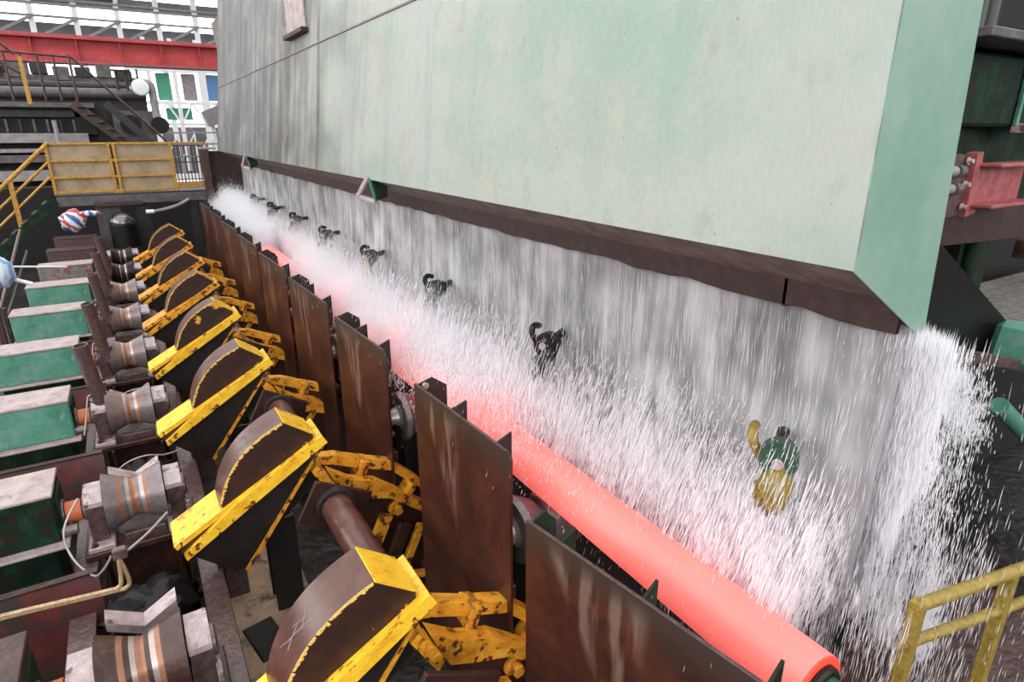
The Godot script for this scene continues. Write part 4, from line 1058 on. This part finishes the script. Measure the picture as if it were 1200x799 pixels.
	for i in 26000:
		var z = -0.75 - pow(rng.randf(), 1.5) * 5.0
		var q = pow(rng.randf(), 1.3)
		var y = -0.05 - q * 1.1
		var x = rng.randf_range(2.05, 2.8)
		if cl.get_noise_3d(z * 6.0, y * 0.6, x * 6.0) < rng.randf_range(-0.2, 0.3) + q * 0.35: continue
		L.append([V(x, y, z), V(G(-0.05, 0.06), -1, G(0, 0.03)), rng.randf_range(0.015, 0.07), rng.randf_range(0.0006, 0.0018)])
	for i in 420:
		L.append([V(rng.randf_range(1.9, 2.8), rng.randf_range(-0.7, 0.4), rng.randf_range(-0.95, -0.5)), V(G(0, 0.05), -1, 0), rng.randf_range(0.01, 0.04), rng.randf_range(0.0006, 0.0012)])
	for i in 700:                                      # drops over the red pipe and the plates
		L.append([V(rng.randf_range(1.3, 1.9), rng.randf_range(-0.2, 0.35), rng.randf_range(-9.0, -0.9)), V(G(-0.15, 0.1), -1, 0), rng.randf_range(0.01, 0.03), rng.randf_range(0.0006, 0.0011)])
	drops("falling_drops", L, "sparse white drops falling past the near end of the line", "water")
	# fine mist hanging in the splash
	var fm = FogMaterial.new(); fm.density = 0.38; fm.albedo = Color(0.97, 0.97, 1.0)
	var fv = FogVolume.new(); fv.name = "mist"; fv.shape = RenderingServer.FOG_VOLUME_SHAPE_ELLIPSOID
	fv.size = V(0.5, 0.7, 13.0); fv.position = V(2.18, 0.0, -8.2); fv.material = fm
	add_child(fv)
	tag(fv, "white mist hanging in the splash beside the hot pipe", "mist", "", "stuff")

func right_side():
	var w = thing("tank_wall", "black wet back wall of the quench tank behind the water", "wall")
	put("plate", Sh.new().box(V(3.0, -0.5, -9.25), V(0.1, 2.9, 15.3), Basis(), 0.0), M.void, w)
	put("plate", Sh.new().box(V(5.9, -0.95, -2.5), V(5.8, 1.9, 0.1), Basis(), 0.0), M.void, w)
	var t = thing("pump_house", "dark green machine housing with flanged cover behind the hood's near end", "machine")
	put("cover", Sh.new().box(V(5.4, 1.84, -2.3), V(2.4, 0.42, 0.7), Basis(), 0.02), M.dark_green, t)
	put("back_panel", Sh.new().box(V(6.4, 2.5, -2.85), V(5.2, 5.6, 0.1), Basis(), 0.0), M.void, t)
	put("flange_plate", Sh.new().box(V(5.3, 2.1, -2.2), V(2.6, 0.05, 0.95)), M.iron, t)
	put("corner_edge", Sh.new().box(V(5.06, 1.84, -1.93), V(0.03, 0.42, 0.03)), M.green, t)
	put("base_lip", Sh.new().box(V(5.2, 1.62, -1.9), V(0.3, 0.06, 0.1)), M.pale, t)
	put("stained_panel", Sh.new().box(V(5.4, 1.28, -2.15), V(2.8, 0.72, 0.1)), M.dark_green, t)
	put("hanging_plate", Sh.new().prism([Vector2(3.9, 1.2), Vector2(5.8, 1.1), Vector2(5.8, 0.86), Vector2(5.2, 0.9), Vector2(4.6, 0.92), Vector2(4.1, 0.94), Vector2(4.0, 0.98)], V(0, 0, -1.85), Vector3.RIGHT, Vector3.UP, V(0, 0, 0.02)), M.baffle, t)
	put("column", Sh.new().box(V(5.75, 0.62, -2.35), V(0.5, 0.64, 0.2)), M.dark_green, t)
	put("column_tube", Sh.new().tube(V(5.6, 0.3, -2.2), V(5.6, 0.93, -2.2), 0.06, 14), M.dark_green, t)
	put("rust_block", Sh.new().box(V(6.9, 0.62, -2.2), V(0.6, 0.16, 0.2)), M.rust, t)
	for i in 5:
		var g = thing("cable_hose", "%s dark green vertical hose from the hood edge, above the flanged machine cover" % ["nearest", "second", "third", "fourth", "fifth"][i], "hose", V(4.35 + i * 0.16, 2.1, -2.2), "vertical hoses above the machine cover")
		put("tube", Sh.new().tube(V(0, 0, 0), V(0.02, 1.6, 0), 0.06, 16), M.hose, g)
		put("ferrule", Sh.new().tube(V(0, 0.02, 0), V(0, 0.12, 0), 0.068, 16), M.black, g)
	var f = thing("red_bracket", "red oxide beam with bolted end flange beside the hood's near edge", "bracket")
	var z = -1.7
	put("end_plate", Sh.new().prism([Vector2(3.7, 1.5), Vector2(4.2, 1.47), Vector2(4.2, 1.13), Vector2(3.95, 1.12), Vector2(3.7, 1.2)], V(0, 0, z - 0.1), Vector3.RIGHT, Vector3.UP, V(0, 0, 0.03)), M.block, f)
	put("flange", Sh.new().prism([Vector2(4.18, 1.48), Vector2(4.25, 1.49), Vector2(4.32, 1.14), Vector2(4.2, 1.12)], V(0, 0, z - 0.1), Vector3.RIGHT, Vector3.UP, V(0, 0, 0.06)), M.redoxide, f)
	put("web", Sh.new().box(V(4.55, 1.30, z - 0.06), V(0.62, 0.24, 0.03)), M.redoxide, f)
	put("top_flange", Sh.new().box(V(4.55, 1.415, z), V(0.62, 0.02, 0.14)), M.redoxide, f)
	put("bottom_flange", Sh.new().box(V(4.55, 1.185, z), V(0.62, 0.02, 0.14)), M.redoxide, f)
	for p in [V(4.13, 1.44, z - 0.06), V(4.15, 1.31, z - 0.06), V(4.17, 1.18, z - 0.06)]:
		put("bolt", Sh.new().hexbolt(p, V(0, 0, 1), 0.014, 0.03), M.pale, f)
	for i in 2:
		var g = thing("water_tube", ["upper short grey tube entering the red bracket plate", "lower bent grey tube entering the red bracket plate"][i], "tube")
		if i == 0: put("tube", Sh.new().curve([V(3.55, 1.39, z - 0.2), V(3.85, 1.39, z - 0.1), V(4.05, 1.385, z - 0.05)], 0.03, 12), M.greyband, g)
		else: put("tube", Sh.new().curve([V(3.55, 1.1, z - 0.2), V(3.75, 1.22, z - 0.15), V(3.85, 1.28, z - 0.1), V(4.05, 1.29, z - 0.05)], 0.03, 12), M.greyband, g)
		put("collar", Sh.new().tube(V(4.0, [1.385, 1.29][i], z - 0.05), V(4.06, [1.385, 1.29][i], z - 0.05), 0.034, 14), M.iron, g)
	var c = thing("wet_ledge", "pale wet concrete ledge under the green machine housing", "ledge")
	put("slab", Sh.new().box(V(6.6, 0.2, -1.9), V(3.6, 0.2, 1.1), Basis(), 0.02), M.wet, c)
	var fl = thing("rubber_flap", "black wet pointed rubber flap hanging beside the hood's near end", "flap")
	put("flap", Sh.new().prism([Vector2(2.7, 1.15), Vector2(3.4, 1.05), Vector2(4.0, 0.72), Vector2(4.72, 0.33), Vector2(4.3, 0.46), Vector2(4.38, 0.34), Vector2(4.2, 0.24), Vector2(3.4, 0.6), Vector2(2.7, 0.75)], V(0, 0, -1.52), Vector3.RIGHT, Vector3.UP, V(0, 0.03, 0.03)), M.black, fl)
	var b = thing("rusty_bar", "short rusty bar sticking out of the splashing water, wet on top", "bar")
	put("bar", Sh.new().bar(V(3.2, 0.6, -1.32), V(4.2, 0.335, -1.3), 0.07, 0.06), M.block, b)
	var gb = thing("green_box", "green painted box edge just inside the view beside the splash", "box")
	put("body", Sh.new().box(V(4.5, 0.38, -1.3), V(0.7, 0.26, 0.3), Basis(Vector3.BACK, -0.2), 0.04), M.green, gb)
	put("pipe", Sh.new().tube(V(4.1, 0.1, -1.3), V(4.7, -0.3, -1.25), 0.05, 12), M.green, gb)
	var r = thing("yellow_railing", "worn yellow two-bar railing at the near end of the line", "railing")
	var a = V(2.16, 0.0, -0.755); var e = V(2.95, 0.0, -0.6)
	put("top_rail", Sh.new().tube(a, e, 0.024, 12), M.olive, r)
	put("mid_rail", Sh.new().tube(a + V(-0.03, -0.175, -0.01), e + V(-0.03, -0.175, 0), 0.02, 12), M.olive, r)
	put("post", Sh.new().bar(a + V(0, 0.02, 0), a + V(0, -1.2, 0), 0.045, 0.045), M.olive, r)
	put("post", Sh.new().bar(a.lerp(e, 0.62), a.lerp(e, 0.62) + V(0, -1.2, 0), 0.045, 0.045), M.olive, r)
	var dk = thing("walkway_deck", "dark rusty steel deck below the yellow near railing", "deck")
	put("plate", Sh.new().box(V(3.6, -1.25, -1.0), V(1.6, 0.04, 0.8)), M.rust, dk)

func oddments():
	var b = thing("striped_bag", "crumpled red white and blue striped bag lying past the farthest drive boxes", "bag")
	put("bag", Sh.new().blob(V(-1.02, -0.1, -15.3), V(0.22, 0.2, 0.12), 3, 0.5, 18, Basis(Vector3.BACK, 0.7)), M.bag, b)
	put("neck", Sh.new().blob(V(-0.74, 0.02, -15.3), V(0.2, 0.06, 0.08), 8, 0.3, 12), M.bag, b)
	var r = thing("plastic_sack", "pale blue and white plastic sack tied to the side frame", "sack")
	put("sack", Sh.new().blob(V(-1.58, -0.12, -10.1), V(0.16, 0.2, 0.16), 12, 0.35, 18), M.rag, r)
	put("spout", Sh.new().tube(V(-1.5, -0.22, -10.15), V(-1.28, -0.32, -10.15), 0.025, 10), M.white, r)
	var f = thing("side_frame", "thin dark leaning frame of rods beside the farther drive boxes", "frame")
	put("rod", Sh.new().tube(V(-1.9, -0.9, -11.5), V(-1.62, 0.05, -13.0), 0.025, 8), M.block, f)
	put("rod", Sh.new().tube(V(-1.8, -1.0, -11.0), V(-1.6, -0.3, -13.0), 0.022, 8), M.dark, f)
	put("post", Sh.new().box(V(-1.74, -1.25, -10.2), V(0.07, 1.3, 0.07)), M.rust, f)
	put("post", Sh.new().box(V(-1.72, -1.3, -10.6), V(0.05, 1.2, 0.05)), M.rust, f)
	put("rope", Sh.new().tube(V(-1.75, -0.28, -11.5), V(-1.0, -0.4, -11.7), 0.014, 6), M.white, f)
	var d = thing("domed_cover", "shiny dark domed cover at the far end of the conveyor rolls", "cover")
	put("dome", Sh.new().blob(V(-0.2, -0.42, -17.0), V(0.27, 0.27, 0.27), 1, 0.02, 18), M.chrome, d)
	put("skirt", Sh.new().lathe([[0.0, 0.0], [0.0, 0.29], [0.5, 0.28], [0.5, 0.0]], V(-0.2, -0.95, -17.0), Vector3.UP, 24), M.black, d)
	var k = thing("cross_walk_beam", "pale grey stepped floor plates beside the nearest roll's shaft", "plates")
	put("plate", Sh.new().box(V(-0.75, -1.72, -3.4), V(0.34, 0.05, 0.5)), M.block, k)
	put("plate", Sh.new().box(V(-1.1, -1.76, -3.6), V(0.32, 0.05, 0.7)), M.iron, k)

func _ready():
	# camera
	var cam = Camera3D.new()
	cam.name = "camera"
	add_child(cam)
	cam.position = V(0, 1.6, 0)
	cam.rotation_degrees = V(-18.828, -31.436, 0)
	cam.fov = 58.048
	cam.near = 0.05; cam.far = 300.0
	cam.current = true
	# sky: an even bright overcast that enters through the roof strips and the open side
	var env = Environment.new()
	var sky = Sky.new(); var sm = ProceduralSkyMaterial.new()
	sm.sky_top_color = Color(0.98, 0.97, 0.97); sm.sky_horizon_color = Color(1.0, 0.99, 0.97)
	sm.ground_bottom_color = Color(0.35, 0.34, 0.33); sm.ground_horizon_color = Color(0.6, 0.6, 0.6)
	sm.sky_energy_multiplier = 1.0; sm.ground_energy_multiplier = 1.0
	sky.sky_material = sm
	env.sky = sky
	env.background_mode = Environment.BG_SKY
	env.background_energy_multiplier = 2.0
	env.tonemap_mode = Environment.TONE_MAPPER_LINEAR
	env.tonemap_exposure = 2.6
	env.volumetric_fog_enabled = true; env.volumetric_fog_density = 0.0
	env.sdfgi_enabled = true; env.ssao_enabled = true; env.ssil_enabled = true
	var we = WorldEnvironment.new()
	we.name = "world"; we.environment = env
	add_child(we)
	make_materials()
	hall()
	hood()
	hot_pipe()
	for k in 9: guard(k)
	line_of_rolls()
	under_line()
	platform()
	far_machine()
	crane()
	far_yard()
	right_side()
	clamps()
	oddments()
	water()
	# the pipe's own glow
	for i in 6:
		var o = OmniLight3D.new()
		o.name = "pipe_glow" if i == 0 else "pipe_glow_%03d" % i
		o.position = V(1.8, -0.1, -1.4 - i * 1.7)
		o.light_color = Color(1.0, 0.25, 0.18); o.light_energy = 0.012; o.light_size = 0.1
		o.omni_range = 30.0; o.omni_attenuation = 2.0; o.shadow_enabled = true
		add_child(o)
